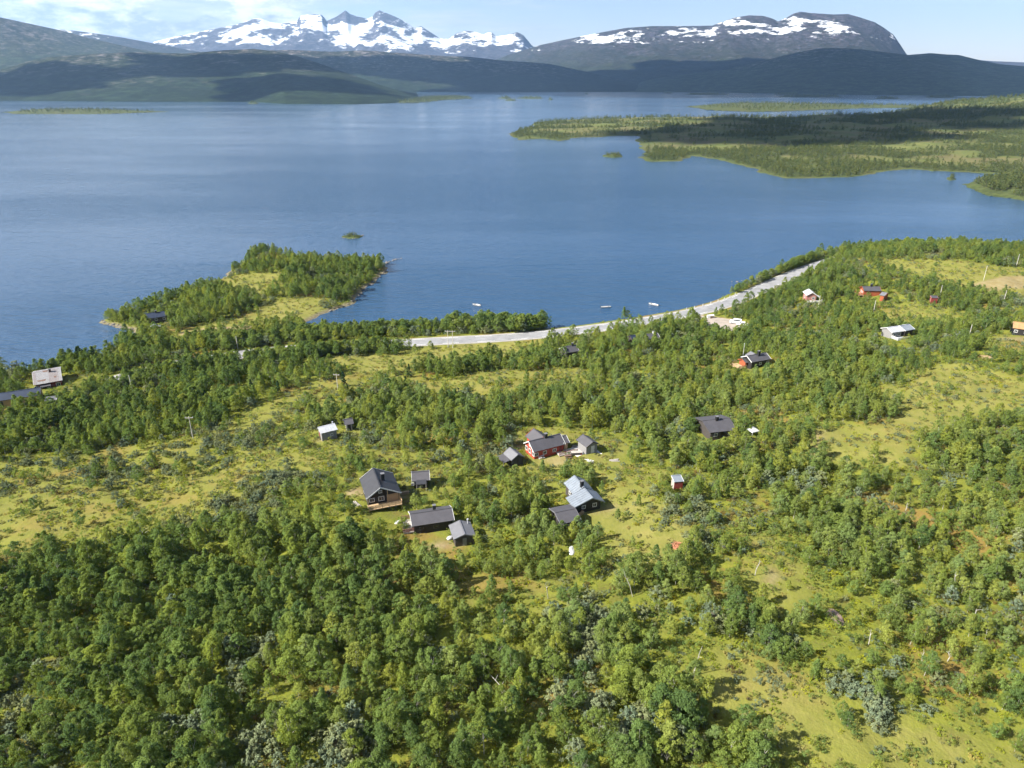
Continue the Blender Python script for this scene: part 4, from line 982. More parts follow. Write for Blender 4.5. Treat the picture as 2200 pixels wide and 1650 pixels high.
# ------------------------------------------------------------------ poles, boats, cars, small things
def height_to(p, py_top):
    """height at which a vertical post on p reaches the pixel row py_top."""
    lo, hi = 0.5, 25.0
    for _ in range(40):
        m = (lo + hi) / 2
        if project(np.array([p.x]), np.array([p.y]), np.array([p.z + m]))[1][0] > py_top: lo = m
        else: hi = m
    return lo
def utility_pole(base, top, label, arms=1, double=False, group='power line poles'):
    p = gp(*base); h = min(11.0, max(5.0, height_to(p, top[1]))); KEEP.append((p.x, p.y, 1.6)); KEEP.append((p.x, p.y - 2.5, 1.2))
    o = empty('utility_pole', p, random.uniform(-.25, .25)); tag(o, label, 'pole', group)
    xs = (-.9, .9) if double else (0,)
    for x in xs: MB().tube([(x, 0, -.5), (x, 0, h)], [.12, .09], 8).build('pole', M['pole'], o)
    if arms:
        w = 1.9 if double else 1.0
        a = MB().box(-w, w, -.07, .07, h - .45, h - .29).build('crossarm', M['wood_grey'], o)
        for x in (-w + .1, 0, w - .1): MB().tube([(x, 0, h - .29), (x, 0, h - .05)], .06, 6).build('insulator', M['white'], a)
    return o
utility_pole((968, 747), (967, 710), 'double-legged pole with crossarm beside the lakeside road', double=True)
utility_pole((726, 838), (725, 803), 'pole with crossarm in the straw meadow below the road')
utility_pole((415, 943), (408, 895), 'pole with crossarm on the edge of the pale grey scrub')
utility_pole((285, 843), (278, 806), 'slim pole in dark wood right of the lakeside house', 0)
utility_pole((1876, 673), (1881, 645), 'pale leaning pole below the orange timber house', 0)
utility_pole((1758, 660), (1762, 636), 'short pale pole in front of the faded pink cabin', 0)
utility_pole((2018, 641), (2026, 613), 'pale pole beside the flat-roofed red shed', 0)
utility_pole((2113, 602), (2121, 571), 'pole at the bare brown patch on the upper right slope', 0)
utility_pole((2183, 573), (2188, 546), 'pole on the hilltop near the right border of the wood', 0)
utility_pole((2156, 649), (2162, 627), 'pole between the brown patch and the orange-roofed cabin', 0)
utility_pole((2081, 726), (2086, 699), 'pole in scrub left of the orange-roofed cabin', 0)
utility_pole((511, 749), (511, 738), 'small tripod-like pole beside the road near the peninsula', 0)
p = gp(1595, 773); hf = height_to(p, 738)
o = empty('flagpole', p); tag(o, 'tall white flagpole beside the orange and black cabin', 'flagpole'); KEEP.append((p.x, p.y, 1.5))
MB().tube([(0, 0, -.4), (0, 0, hf)], [.09, .05], 8).build('pole', M['white'], o); MB().tube([(0, 0, hf), (0, 0, hf + .15)], [.1, .02], 8).build('finial', M['white'], o)

def boat(px, py, yaw, label, L=4.2, z=None, up=False, hullmat='hull'):
    p = upz(px, py, .05) if z is None else gp(px, py)
    o = empty('boat', p, yaw); tag(o, label, 'boat', 'small open boats'); W = L * .17
    S = [(-.5, .85, .42), (-.2, 1, .40), (.15, .95, .44), (.38, .6, .52), (.5, .06, .62)]
    vs = []
    for t, w, h in S:
        vs += [(t * L, -w * W, h), (t * L, -w * W * .8, 0.02), (t * L, 0, -.14), (t * L, w * W * .8, 0.02), (t * L, w * W, h), (t * L, w * W * .86, h), (t * L, w * W * .62, .12), (t * L, -w * W * .62, .12), (t * L, -w * W * .86, h)]
    fs = []
    for i in range(4):
        for j in range(9):
            a, b = i * 9 + j, i * 9 + (j + 1) % 9; fs.append((a, a + 9, b + 9, b))
    fs += [tuple(range(9)), tuple(range(36, 45))[::-1]]
    mesh_obj('hull', vs, fs, M[hullmat], o)
    for x in (-.28, .05): MB().box(x * L - .16, x * L + .16, -W * .8, W * .8, .28, .34).build('thwart', M['wood_grey'], o)
    m = MB().box(-.56 * L, -.5 * L, -.16, .16, .32, .85).build('outboard_motor', M['black'], o)
    MB().box(-.545 * L, -.515 * L, -.05, .05, -.35, .32).build('shaft', M['black'], m)
    MB().bar((.22 * L, -W * .6, .46), (.22 * L, W * .6, .46), .05, .28).build('windscreen', M['glass'], o)
    return o
boat(1024, 656, 2.6, 'white boat moored alone in the bay, beyond the round waterside thicket')
boat(1302, 660.5, 0.05, 'white boat with dark hull line moored mid-bay off the road', 4.6)
boat(1404, 655, 2.45, 'white boat moored beside the last waterside bushes', 4.8)
boat(117, 786.5, .1, 'white rowing boat drawn up on shore behind the lakeside house', 4.2, z=1)
boat(440, 718, .3, 'pale green upturned-looking boat on bare ground near the peninsula', 4.0, z=1)

def car(px, py, yaw, label, mat='car_white', van=False, z=None):
    p = gp(px, py); p.z = (ROADZ + .05) if z is None else p.z + z
    o = empty('parked_car', p, yaw); tag(o, label, 'car'); KEEP.append((p.x, p.y, 3.2))
    if van: prof = [(-2.3, .35), (-2.35, 1.0), (-2.25, 1.95), (.9, 2.0), (1.5, 1.35), (2.25, 1.1), (2.35, .4)]; gl = [(-1.9, 1.25), (-1.85, 1.8), (.75, 1.85), (1.25, 1.32)]
    else: prof = [(-2.2, .35), (-2.25, .85), (-1.75, .95), (-1.25, 1.42), (.25, 1.46), (.95, .98), (2.05, .82), (2.2, .4)]; gl = [(-1.5, .98), (-1.15, 1.34), (.2, 1.38), (.75, .98)]
    W = .88; n = len(prof); vs = []
    for s in (-1, 1):
        for x, z_ in prof: vs.append((x, s * (W - .22 * max(0, z_ - .95)), z_))
    fs = [tuple(range(n)), tuple(range(n, 2 * n))[::-1]] + [(i, (i + 1) % n, n + (i + 1) % n, n + i) for i in range(n)]
    b = mesh_obj('body', vs, fs, M[mat], o)
    for s in (-1, 1):
        m_ = len(gl); q = [(x, s * (W - .22 * max(0, z_ - .95) + .012), z_) for x, z_ in gl]
        mesh_obj('side_window', q, [tuple(range(m_))], M['glass'], b)
    k = 4; (x0, z0), (x1, z1) = (prof[3], prof[4]) if van else (prof[4], prof[5])
    y0, y1 = W - .22 * max(0, z0 - .95) - .08, W - .22 * max(0, z1 - .95) - .08
    mesh_obj('windscreen', [(x0 + .03, -y0, z0 - .03), (x0 + .03, y0, z0 - .03), (x1 + .02, y1, z1 + .04), (x1 + .02, -y1, z1 + .04)], [(0, 1, 2, 3)], M['glass'], b)
    for x in (-1.4, 1.4):
        for s in (-1, 1):
            w_ = MB().tube([(x, s * .68, .32), (x, s * .92, .32)], .32, 12).build('wheel', M['rubber'], o)
            MB().tube([(x, s * .915, .32), (x, s * .935, .32)], .18, 10).build('rim', M['roof_silver'], w_)
    for s in (-1, 1): MB().box(2.12, 2.26, s * .62 - .17, s * .62 + .17, .62, .78).build('headlight', M['lamp'], o)
    return o
car(1580, 695, 2.75, 'white van parked on the gravel, the one nearer the road', van=True)
car(1594, 699.5, 2.85, 'white saloon parked beside the van on the gravel')
c = gp(2186, 716); car(2186, 717, -.1, 'black car parked in front of the orange-roofed black cabin', 'car_black', True, z=.0)
car(335, 704, .3, 'pale car parked below the dark peninsula cabin', 'car_white', z=.0)

def lump(name, px, py, rx, ry, rz, mat, seed, label, cat, group=None, above=None, sub=2, rough=.35):
    bm = bmesh.new(); bmesh.ops.create_icosphere(bm, subdivisions=sub, radius=1.0)
    r = random.Random(seed); off = [Vector((r.uniform(-1, 1), r.uniform(-1, 1), r.uniform(-1, 1))).normalized() for _ in range(7)]; am = [r.uniform(-rough, rough) for _ in off]
    for v in bm.verts:
        d = v.co.normalized(); k = 1 + sum(a * max(0, d.dot(q)) ** 2 for a, q in zip(am, off))
        v.co = Vector((d.x * rx * k, d.y * ry * k, max(-.4, d.z * k) * rz))
    me = bpy.data.meshes.new(name); bm.to_mesh(me); bm.free(); me.materials.append(M[mat])
    o = bpy.data.objects.new(name, me); COL.objects.link(o); p = gp(px, py)
    o.location = (p.x, p.y, max(p.z, -.1) + rz * .15); o.rotation_euler.z = r.uniform(0, 3)
    if label: tag(o, label, cat, group)
    return o
lump('tarpaulin', 1229, 1181, 1.4, .7, .3, 'white_tarp', 1, 'crumpled white tarpaulin on the ground among birches below the dark shed', 'tarp', sub=3, rough=.7); q = gp(1229, 1184); KEEP.append((q.x, q.y, 2.0)); KEEP.append((q.x, q.y - 3, 2.0))
lump('tarpaulin', 968, 1156, .9, .6, .4, 'white_tarp', 2, 'white tarpaulin heap against the small light grey shed', 'tarp', sub=3, rough=.6)
lump('tarpaulin', 856, 1124, .9, .6, .5, 'white_tarp', 5, 'white covered pile in bushes left of the red railed deck', 'tarp')
lump('boulder', 1528, 1326, 1.0, .8, .8, 'rock_pink', 3, 'lone pale boulder in the wood below the meadow', 'boulder')
lump('bare_rock', 1796, 1328, 2.0, 1.1, .22, 'rock_pink', 4, 'flat pinkish bare rock patch among the right-hand birches', 'rock'); q = gp(1796, 1330); KEEP.append((q.x, q.y, 2.6)); KEEP.append((q.x, q.y - 3, 2.2))
lump('boulder', 1234, 962.0, .9, .7, .7, 'rock', 6, 'tan covered heap beside the grey shed with white door', 'heap')
lump('boulder', 1665, 1143 - 260, .5, .4, .5, 'rock', 7, 'small grey boulder on the meadow track', 'boulder')
# brush pile
p = gp(1455, 1174); o = empty('brush_pile', p); tag(o, 'rust-red heap of cut branches at the lower end of the meadow', 'brush pile'); KEEP.append((p.x, p.y, 2.2)); KEEP.append((p.x, p.y - 2.5, 1.6))
lb = MB().tube([(-.5, 0, 0), (0, .03, .05), (.5, 0, -.03)], [.05, .045, .02], 4); bme = None; rr = random.Random(4)
for i in range(110):
    if bme is None: b = lb.build('branch', M['brush'], o); bme = b.data
    else: b = bpy.data.objects.new('branch', bme); COL.objects.link(b); b.parent = o
    a = rr.uniform(0, 6.28); r = rr.uniform(0, 1.5) ** .8
    b.location = (math.cos(a) * r, math.sin(a) * r * .7, max(.05, .85 - r * .5) * rr.uniform(.2, 1)); b.rotation_euler = (rr.uniform(-.4, .4), rr.uniform(-.6, .6), rr.uniform(0, 3.14)); k = rr.uniform(.6, 1.7); b.scale = (k, 1.6, 1.6)
# planks on the grass
def planks(px, py, n, L, label, yaw=0.1, mat='wood_grey'):
    p = gp(px, py); o = empty('plank_stack', p, yaw); tag(o, label, 'timber', 'stacks of planks'); r = random.Random(int(px)); KEEP.append((p.x, p.y, L * .5)); 
    for i in range(n):
        b = MB().box(-L / 2, L / 2, -.12, .12, 0, .07).build('plank', M[mat], o); b.location = (r.uniform(-.5, .5), (i - n / 2) * .3, .05 + .07 * (i % 3)); b.rotation_euler.z = r.uniform(-.15, .15)
planks(2120, 768, 9, 3.6, 'pale planks laid out on the grass below the orange-roofed cabin', 0, 'wood')
planks(1266, 990, 4, 1.8, 'few pale boards on the lawn of the red house', -.4, 'white')
planks(1318, 989, 4, 2.2, 'grey boards on the lawn right of the grey shed', .1)
planks(766, 1083, 4, 2.4, 'poles leaning on ground left of the large black cabin', -1.0)
def firewood(px, py, yaw, label):
    p = gp(px, py); o = empty('firewood_stack', p, yaw); tag(o, label, 'firewood', 'stacks of firewood'); KEEP.append((p.x, p.y, 1.6)); me = None; rr = random.Random(int(px))
    for i in range(3):
        for k in range(9):
            if me is None: b = MB().tube([(0, -.25, 0), (0, .25, 0)], .13, 6).build('log', M['wood'], o); me = b.data
            else: b = bpy.data.objects.new('log', me); COL.objects.link(b); b.parent = o
            b.location = (-1.1 + k * .27 + .13 * (i % 2), rr.uniform(-.06, .06), .13 + i * .23)
firewood(868, 1062, .3, 'firewood stack in the yard between the large black cabin and the long one')
firewood(1246, 1108, .9, 'firewood stack in front of the silver-roofed cabin')
firewood(1092, 990, .2, 'firewood stack below the small shed with lean-to porch')
# garden things of the red house
def picnic(px, py, label, mat='wood', s=1.0, yaw=.3):
    p = gp(px, py); o = empty('picnic_table', p, yaw); o.scale = (s, s, s); tag(o, label, 'table', 'garden tables by the cabins')
    MB().box(-.9, .9, -.38, .38, .70, .75).build('table_top', M[mat], o)
    for y in (-.7, .7): MB().box(-.9, .9, y - .14, y + .14, .42, .46).build('bench', M[mat], o)
    for x in (-.65, .65):
        MB().bar((x, -.7, .02), (x, .25, .70), .08).build('leg', M[mat], o); MB().bar((x + .1, .7, .02), (x + .1, -.25, .70), .08).build('leg', M[mat], o)
picnic(1220, 984, 'brown wooden picnic table on the lawn of the red house', 'rust')
picnic(1162, 984, 'white garden table by the front corner of the red house', 'white', .9)
picnic(1640, 779, 'white table beside the black-roofed cabin with orange gable', 'white', .9)
def barrel(px, py, label, mat):
    p = gp(px, py); o = empty('barrel', p); tag(o, label, 'barrel', 'blue barrels by the red house')
    MB().tube([(0, 0, 0), (0, 0, .45), (0, 0, .95)], [.30, .36, .30], 12).build('drum', M[mat], o); MB().tube([(0, 0, .95), (0, 0, 1.0)], [.28, .24], 12).build('lid', M['white'], o)
barrel(1149.5, 980, 'blue barrel at the red house corner, beside white barrel', 'blue_tarp'); barrel(1166, 977, 'blue barrel in front of the red house wall', 'blue_tarp'); barrel(1155, 980.5, 'white barrel between two blue ones', 'white')
# shelter with a red side by the lawn
p = gp(1238, 977); o = empty('garden_box', p, .1); tag(o, 'low dark planter box with red end by the concrete pad', 'box')
MB().box(-1.2, 1.0, -.5, .5, 0, .8).build('box_body', M['wall_dark'], o); MB().box(1.002, 1.3, -.5, .5, 0, .8).build('end_panel', M['wall_deepred'], o); MB().box(-1.3, 1.35, -.6, .6, .802, .86).build('lid', M['wood_grey'], o)
# white garden tent
p = gp(1616, 938); o = empty('garden_tent', p, .4); tag(o, 'small white pointed garden tent right of the broad dark-roofed cabin', 'tent'); KEEP.append((p.x, p.y, 2.0)); KEEP.append((p.x, p.y - 3, 2))
mesh_obj('canopy', [(-1.2, -1.2, 2), (1.2, -1.2, 2), (1.2, 1.2, 2), (-1.2, 1.2, 2), (0, 0, 2.9), (-1.2, -1.2, 1.8), (1.2, -1.2, 1.8), (1.2, 1.2, 1.8), (-1.2, 1.2, 1.8)],
         [(0, 1, 4), (1, 2, 4), (2, 3, 4), (3, 0, 4), (0, 5, 6, 1), (1, 6, 7, 2), (2, 7, 8, 3), (3, 8, 5, 0)], M['white_tarp'], o)
for x in (-1.15, 1.15):
    for y in (-1.15, 1.15): MB().box(x - .04, x + .04, y - .04, y + .04, -.2, 1.85).build('leg', M['white'], o)
# refuse bins at the car park
for i, (px, py) in enumerate([(1522, 684), (1526, 683.5), (1530.5, 683)]):
    p = gp(px, py); o = empty('refuse_bin', p, .1); tag(o, ['white refuse bin, first of three beside the road junction', 'brown refuse bin in the middle of three at the gravel car park', 'pale refuse bin, last of three on the car park side'][i], 'bin', 'refuse bins at the car park')
    KEEP.append((p.x, p.y, 3))
    MB().box(-.6, .6, -.5, .5, .05, 1.2).build('bin_body', M[['white', 'wood', 'wood_grey'][i]], o); MB().slab([(-.65, -.55, 1.22), (.65, -.55, 1.22), (.65, .55, 1.42), (-.65, .55, 1.42)], .06).build('lid', M['white'], o)
# roadside posts on the lake side
P = [Vector(q) for q in ROADC]; k = 0
for i, q in enumerate(P):
    a, b, _ = project(np.array([q.x]), np.array([q.y]), np.array([ROADZ]))
    if 1480 < a[0] < 1600 and k < 20:
        d = (P[min(i + 1, len(P) - 1)] - P[max(i - 1, 0)]).normalized(); nn = Vector((-d.y, d.x)); e = q + nn * 4.3
        o = empty('roadside_post', (e.x, e.y, ROADZ)); tag(o, 'short white post on the lake side of the road by the water', 'post', 'roadside posts above the water'); k += 1
        MB().box(-.11, .11, -.11, .11, -.2, .95).build('post', M['white'], o); MB().box(-.115, .115, -.115, .115, .7, .82).build('band', M['black'], o)
# white stems without leaves
def snag(base, top, label, seed=0, h=None):
    p = gp(*base); r = random.Random(seed); hh = h or height_to(p, top[1])
    t = upz(top[0], top[1], p.z + hh); t.y = p.y + r.uniform(-.4, .4); d = Vector((t.x - p.x, t.y - p.y, hh))
    o = empty('bare_birch', p); tag(o, label, 'tree', 'bare birch stems'); KEEP.append((p.x, p.y, 1.0)); KEEP.append((p.x, p.y - 2.2, 1.3))
    kink = Vector((r.uniform(-.15, .15), r.uniform(-.15, .15), 0))
    MB().tube([Vector((0, 0, -.3)), d * .4 + kink, d * .75 - kink, d], [.08, .07, .05, .02], 6).build('trunk', M['bark'], o)
    for k in range(3):
        a = d * r.uniform(.45, .9); MB().tube([a, a + Vector((r.uniform(-.6, .6), r.uniform(-.6, .6), r.uniform(.2, .7)))], [.045, .012], 4).build('branch', M['bark'], o)
for i, (b, t, l) in enumerate([((1487, 1452), (1508, 1385), 'leaning bare white birch stem by the open trail'), ((1360, 1282), (1340, 1225), 'thin forked bare stem in brush below the meadow'), ((1178, 1286), (1172, 1250), 'pale bare stem in grassy gap left of the grey thicket'),
                               ((1622, 1236), (1632, 1200), 'bare white stem on the left of the rust-brown clearing'), ((1946, 1097), (1950, 1082), 'short white stump stem in wood at the right'), ((2048, 1277), (2056, 1230), 'tall bare white stem at right among open birches'),
                               ((1982, 1425), (1983, 1392), 'crooked bare stem in the lower right scrub'), ((2035, 1420), (2040, 1395), 'bare white stem right of the crooked one'), ((1866, 1385), (1872, 1352), 'bare white stem below the pinkish rock'),
                               ((2092, 1335), (2098, 1308), 'bare white stem near the dark round birch at far right'), ((1040, 1620), (1038, 1575), 'straight white bare stem at the lower edge')]):
    snag(b, t, l, i + 1)
p = gp(1115, 1521); q = gp(1052, 1468); o = empty('fallen_birch', p); tag(o, 'fallen white birch trunk lying slantwise in the foreground wood', 'tree trunk')
d = q - p; MB().tube([Vector((0, 0, .25)), d * .5 + Vector((0, 0, 1.1)), d + Vector((0, 0, 1.9))], [.08, .06, .03], 6).build('trunk', M['bark'], o)
for k in (.4, .6, .8): MB().tube([d * k + Vector((0, 0, .2 + 1.7 * k)), d * k + Vector((.4, .3, 1.0 + 1.7 * k))], [.05, .015], 4).build('branch', M['bark'], o)
for k in (.2, .5, .8): KEEP.append((p.x + d.x * k, p.y + d.y * k - 1, 1.5))
# boulders along the shores
r = random.Random(9); kk_ = 0
SH = [([(224, 691), (238, 697), (262, 705), (285, 709)], 16, 'rough boulder on the western tip of the near peninsula'), ([(252, 740), (258, 746), (262, 736)], 9, 'boulder on the small rocky point by the left wood'),
      ([(828, 566), (845, 559), (862, 556)], 13, 'rock of the stony spit at the peninsula end'), ([(826, 585), (795, 612), (765, 640), (745, 657), (712, 669)], 20, 'dark shore rock along the inner bay'),
      ([(1500, 664), (1560, 648), (1585, 633)], 14, 'pale rock at the foot of the road bank'), ([(1586, 605), (1598, 602), (1572, 606)], 3, 'rock standing out of the shallow water'), ([(738, 511), (760, 513), (782, 506)], 9, 'rock at the edge of the tiny islet'),
      ([(300, 716), (330, 722), (420, 716)], 8, 'pale stone by the shore track on the peninsula')]
for pts, n, lab in SH:
    Pc = catmull([tuple(upz(a, b, 0)[:2]) for a, b in pts], .8)
    for i in range(n):
        q = Pc[int(i * (len(Pc) - 1) / max(1, n - 1))]; s = r.uniform(.4, 1.0)
        bm = bmesh.new(); bmesh.ops.create_icosphere(bm, subdivisions=1, radius=1)
        for v in bm.verts: v.co = Vector((v.co.x * s * r.uniform(.8, 1.25), v.co.y * s * r.uniform(.7, 1.1), v.co.z * s * r.uniform(.45, .75)))
        me = bpy.data.meshes.new('shore_boulder'); bm.to_mesh(me); bm.free(); me.materials.append(M['rock'])
        o = bpy.data.objects.new('shore_boulder', me); COL.objects.link(o); x, y = q.x + r.uniform(-.7, .7), q.y + r.uniform(-.7, .7)
        o.location = (x, y, max(.05, min(gz(x, y), .6))); o.rotation_euler.z = r.uniform(0, 3); tag(o, lab, 'rock', lab.replace('rock', 'rocks').replace('boulder', 'boulders').replace('stone ', 'stones '))
# ------------------------------------------------------------------ trees
def quads_at(C, Nrm, size, rng, aspect=1.0):
    """one leaf-clump quad per centre, facing Nrm."""
    n = len(C); Nrm = Nrm / np.linalg.norm(Nrm, axis=1, keepdims=True)
    t = rng.normal(size=(n, 3)); t -= (t * Nrm).sum(1, keepdims=True) * Nrm; t /= np.linalg.norm(t, axis=1, keepdims=True)
    b = np.cross(Nrm, t); s = size[:, None]
    V = np.stack([C - t * s, C - b * s * .62 * aspect + Nrm * s * .12, C + t * s, C + b * s * .62 * aspect - Nrm * s * .1], 1).reshape(-1, 3)
    return V, np.arange(4 * n).reshape(n, 4)
def crown_mesh(name, rng, h, w, base, nclump, nleaf, leaf, mat, shape='birch', rc=0.42):
    f = rng.random(nclump) ** .85
    a = rng.uniform(0, 2 * math.pi, nclump)
    if shape == 'birch': prof = np.sin(np.pi * np.clip(f, .02, .97) ** .75) ** .65
    elif shape == 'cone': prof = (1 - f) ** .8 * np.minimum(1, f * 9 + .45)
    else: prof = np.sqrt(np.maximum(0, 1 - (f * 1.05 - .12) ** 2)) * np.minimum(1, f * 5 + .55)
    lob = 1 + .22 * np.sin(2 * a + rng.uniform(0, 6)) + .15 * np.sin(3 * a + rng.uniform(0, 6))
    rr = prof * w / 2 * lob * np.sqrt(rng.uniform(.25, 1.0, nclump)) * np.where(rng.random(nclump) < .2, 1.25, 1.0)
    lean = rng.normal(0, .06 * h, 2)
    C = np.stack([rr * np.cos(a) + lean[0] * f, rr * np.sin(a) + lean[1] * f, base + f * (h - base)], 1)
    csize = rc * rng.uniform(.65, 1.25, nclump) * (1 - .35 * f)
    P = rng.normal(size=(nclump, nleaf, 3)); P /= np.linalg.norm(P, axis=2, keepdims=True)
    P *= rng.uniform(.3, 1.0, (nclump, nleaf, 1)) ** .6
    off = P * csize[:, None, None] * np.array([1.05, 1.05, .85])
    L = (C[:, None] + off).reshape(-1, 3)
    out = C - np.array([lean[0] * .5, lean[1] * .5, base + (h - base) * .4]); out /= np.linalg.norm(out, axis=1, keepdims=True) + 1e-6
    Nn = (P * .55 + out[:, None] * .6 + np.array([0, 0, .35])).reshape(-1, 3) + rng.normal(0, .5, (nclump * nleaf, 3))
    L[:, 2] = np.maximum(L[:, 2], .08)
    V, Qd = quads_at(L, Nn, leaf * rng.uniform(.6, 1.3, len(L)), rng)
    me = np_mesh(name, V, Qd, False, mat); return me, C, lean
def trunk_mesh(name, rng, h, w, base, C, lean, mat, stems=1, limbs=6, rad=.07):
    mb = MB()
    for s in range(stems):
        a = rng.uniform(0, 6.28); sp = (0 if stems == 1 else w * .22)
        top = Vector((math.cos(a) * sp + lean[0], math.sin(a) * sp + lean[1], h * (.9 if stems == 1 else rng.uniform(.7, .9))))
        root = Vector((math.cos(a) * .12 * (stems > 1), math.sin(a) * .12 * (stems > 1), -.35))
        pts = [root.lerp(top, t) + Vector((rng.normal(0, .05), rng.normal(0, .05), 0)) * (t > 0) for t in (0, .15, .35, .6, .85, 1)]
        r0 = rad * h / 5 * (1 if stems == 1 else .65)
        mb.tube(pts, [r0 * 1.25, r0, r0 * .8, r0 * .55, r0 * .3, r0 * .1], 5)
        for k in range(limbs // stems):
            c = C[rng.integers(len(C))]; t = min(.85, max(.2, (c[2] - .5) / h)); p = root.lerp(top, t)
            mb.tube([p, p.lerp(Vector(c), .55) + Vector((0, 0, .12)), Vector(c)], [r0 * .4, r0 * .25, r0 * .08], 3)
    me = bpy.data.meshes.new(name); me.from_pydata(mb.v, [], mb.f); me.materials.append(mat); return me
def joined(name, a, b):
    me = bpy.data.meshes.new(name); bm = bmesh.new(); bm.from_mesh(a); na = len(bm.faces); bm.from_mesh(b)
    bm.faces.ensure_lookup_table()
    for f in bm.faces[na:]: f.material_index = 1
    bm.to_mesh(me); bm.free(); me.materials.append(a.materials[0]); me.materials.append(b.materials[0]); return me

PRO = []       # dicts: kind, shape words, meshes
def proto(kind, words, h, w, base, nc, nl, leaf, mat, shape, rc, stems=1, limbs=6, bark='bark', rad=.07):
    rng = np.random.default_rng(1000 + len(PRO))
    cm, C, lean = crown_mesh('crown', rng, h, w, base, nc, nl, leaf, M[mat], shape, rc)
    tm = trunk_mesh('trunk', rng, h, w, base, C, lean, M[bark], stems, limbs, rad)
    PRO.append(dict(kind=kind, words=words, crown=cm, trunk=tm, h=h, w=w, mat=mat, both=None))
BIRCH = []
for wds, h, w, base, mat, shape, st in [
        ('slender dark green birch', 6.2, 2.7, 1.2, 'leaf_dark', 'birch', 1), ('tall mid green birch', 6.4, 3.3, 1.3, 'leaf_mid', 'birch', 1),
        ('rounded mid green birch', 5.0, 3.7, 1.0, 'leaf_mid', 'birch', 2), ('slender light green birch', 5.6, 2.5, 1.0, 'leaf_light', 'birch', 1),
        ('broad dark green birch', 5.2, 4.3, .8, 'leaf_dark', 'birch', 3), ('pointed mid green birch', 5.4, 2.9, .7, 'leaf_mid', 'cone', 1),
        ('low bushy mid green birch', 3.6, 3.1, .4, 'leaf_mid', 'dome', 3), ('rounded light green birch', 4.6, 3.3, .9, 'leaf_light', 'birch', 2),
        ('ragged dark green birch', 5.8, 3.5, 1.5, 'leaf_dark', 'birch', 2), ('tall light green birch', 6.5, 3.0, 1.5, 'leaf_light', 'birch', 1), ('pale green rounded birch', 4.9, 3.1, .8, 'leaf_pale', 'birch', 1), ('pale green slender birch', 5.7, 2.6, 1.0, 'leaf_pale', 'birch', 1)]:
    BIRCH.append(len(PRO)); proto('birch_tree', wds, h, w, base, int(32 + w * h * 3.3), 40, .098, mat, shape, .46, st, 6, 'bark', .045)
WILLOW = []
for wds, h, w, mat in [('rounded grey green willow', 2.9, 3.6, 'leaf_grey'), ('low spreading grey willow', 1.7, 3.4, 'leaf_grey'), ('upright grey green willow', 3.6, 3.2, 'leaf_grey')]:
    WILLOW.append(len(PRO)); proto('willow_bush', wds, h, w, .15, int(24 + w * h * 2.2), 34, .12, mat, 'dome', .40, 5, 10, 'bark_dark', .05)
SPRUCE = len(PRO); proto('spruce_tree', 'dark pointed spruce', 7.0, 3.0, .3, 70, 34, .15, 'leaf_spruce', 'cone', .42, 1, 8, 'bark_dark')
SHRUB = []
for mat, h, w in [('leaf_mid', 1.5, 1.6), ('leaf_light', 1.3, 1.5), ('leaf_grey', .9, 1.5), ('leaf_heath', .6, 1.4), ('leaf_dark', 1.3, 1.5)]:
    SHRUB.append(len(PRO)); proto('shrub', 'low shrub', h, w, .05, 11, 20, .085, mat, 'dome', .30, 1, 2, 'bark_dark', .03)
HERB = []
for mat, h, w in [('leaf_herb', .45, 1.5), ('leaf_light', .4, 1.4), ('leaf_herb', .3, 1.2), ('leaf_yellow', .35, 1.0), ('leaf_straw', .38, 1.1), ('leaf_straw', .28, 1.3)]:
    HERB.append(len(PRO)); proto('herb', 'herbs', h, w, .02, 9, 14, .10, mat, 'dome', .26, 1, 1, 'bark_dark', .02)
FARP = []
for mat, h, w in [('leaf_far', 6.5, 4.5), ('leaf_far', 5.5, 5.0), ('leaf_far', 7.5, 4.2)]:
    FARP.append(len(PRO)); proto('far_tree', 'tree', h, w, .6, 20, 9, .46, mat, 'birch', .8, 1, 0, 'bark_dark')

KX = np.array([k[0] for k in KEEP]); KY = np.array([k[1] for k in KEEP]); KR = np.array([k[2] for k in KEEP])
def free(X, Y, pad=0.0):
    ok = np.ones(X.shape, bool)
    for x, y, r in zip(KX, KY, KR): ok &= (X - x) ** 2 + (Y - y) ** 2 > (r + pad) ** 2
    return ok
def scatter(step, seed, x0=-380, x1=590, y0=42, y1=620):
    rng = np.random.default_rng(seed)
    X, Y = np.meshgrid(np.arange(x0, x1, step), np.arange(y0, y1, step))
    X = X + rng.uniform(-.48, .48, X.shape) * step; Y = Y + rng.uniform(-.48, .48, Y.shape) * step
    X, Y = X.ravel(), Y.ravel(); Z = bil(H, X, Y)
    px, py, dep = project(X, Y, Z)
    ok = (px > -420) & (px < 2650) & (py < 1830) & (py > 380) & (bil(DS, X, Y) > .8)
    return X[ok], Y[ok], Z[ok], px[ok], py[ok], dep[ok], rng
TREES = []     # (dep, x, y, z, px, py, proto, scale, rz)
X, Y, Z, px, py, dep, rng = scatter(1.95, 301)
D = bil(DENS, X, Y)
dark = sstep(.50, .62, fbm(X / 35, Y / 35, 131, 3)) + .9 * sstep(750, 300, px) * sstep(720, 800, py) * sstep(1000, 900, py) + .75 * sstep(800, 100, px) * sstep(1150, 1350, py) + .35 * sstep(1450, 1600, py)  # dark birch stands; at the lower left the darker leaf colour imitates shade
greyn = fbm(X / 14, Y / 14, 141, 3)
tallz = fbm(X / 22, Y / 22, 151, 3)
keepk = (rng.random(len(X)) < D * .66) & free(X, Y)
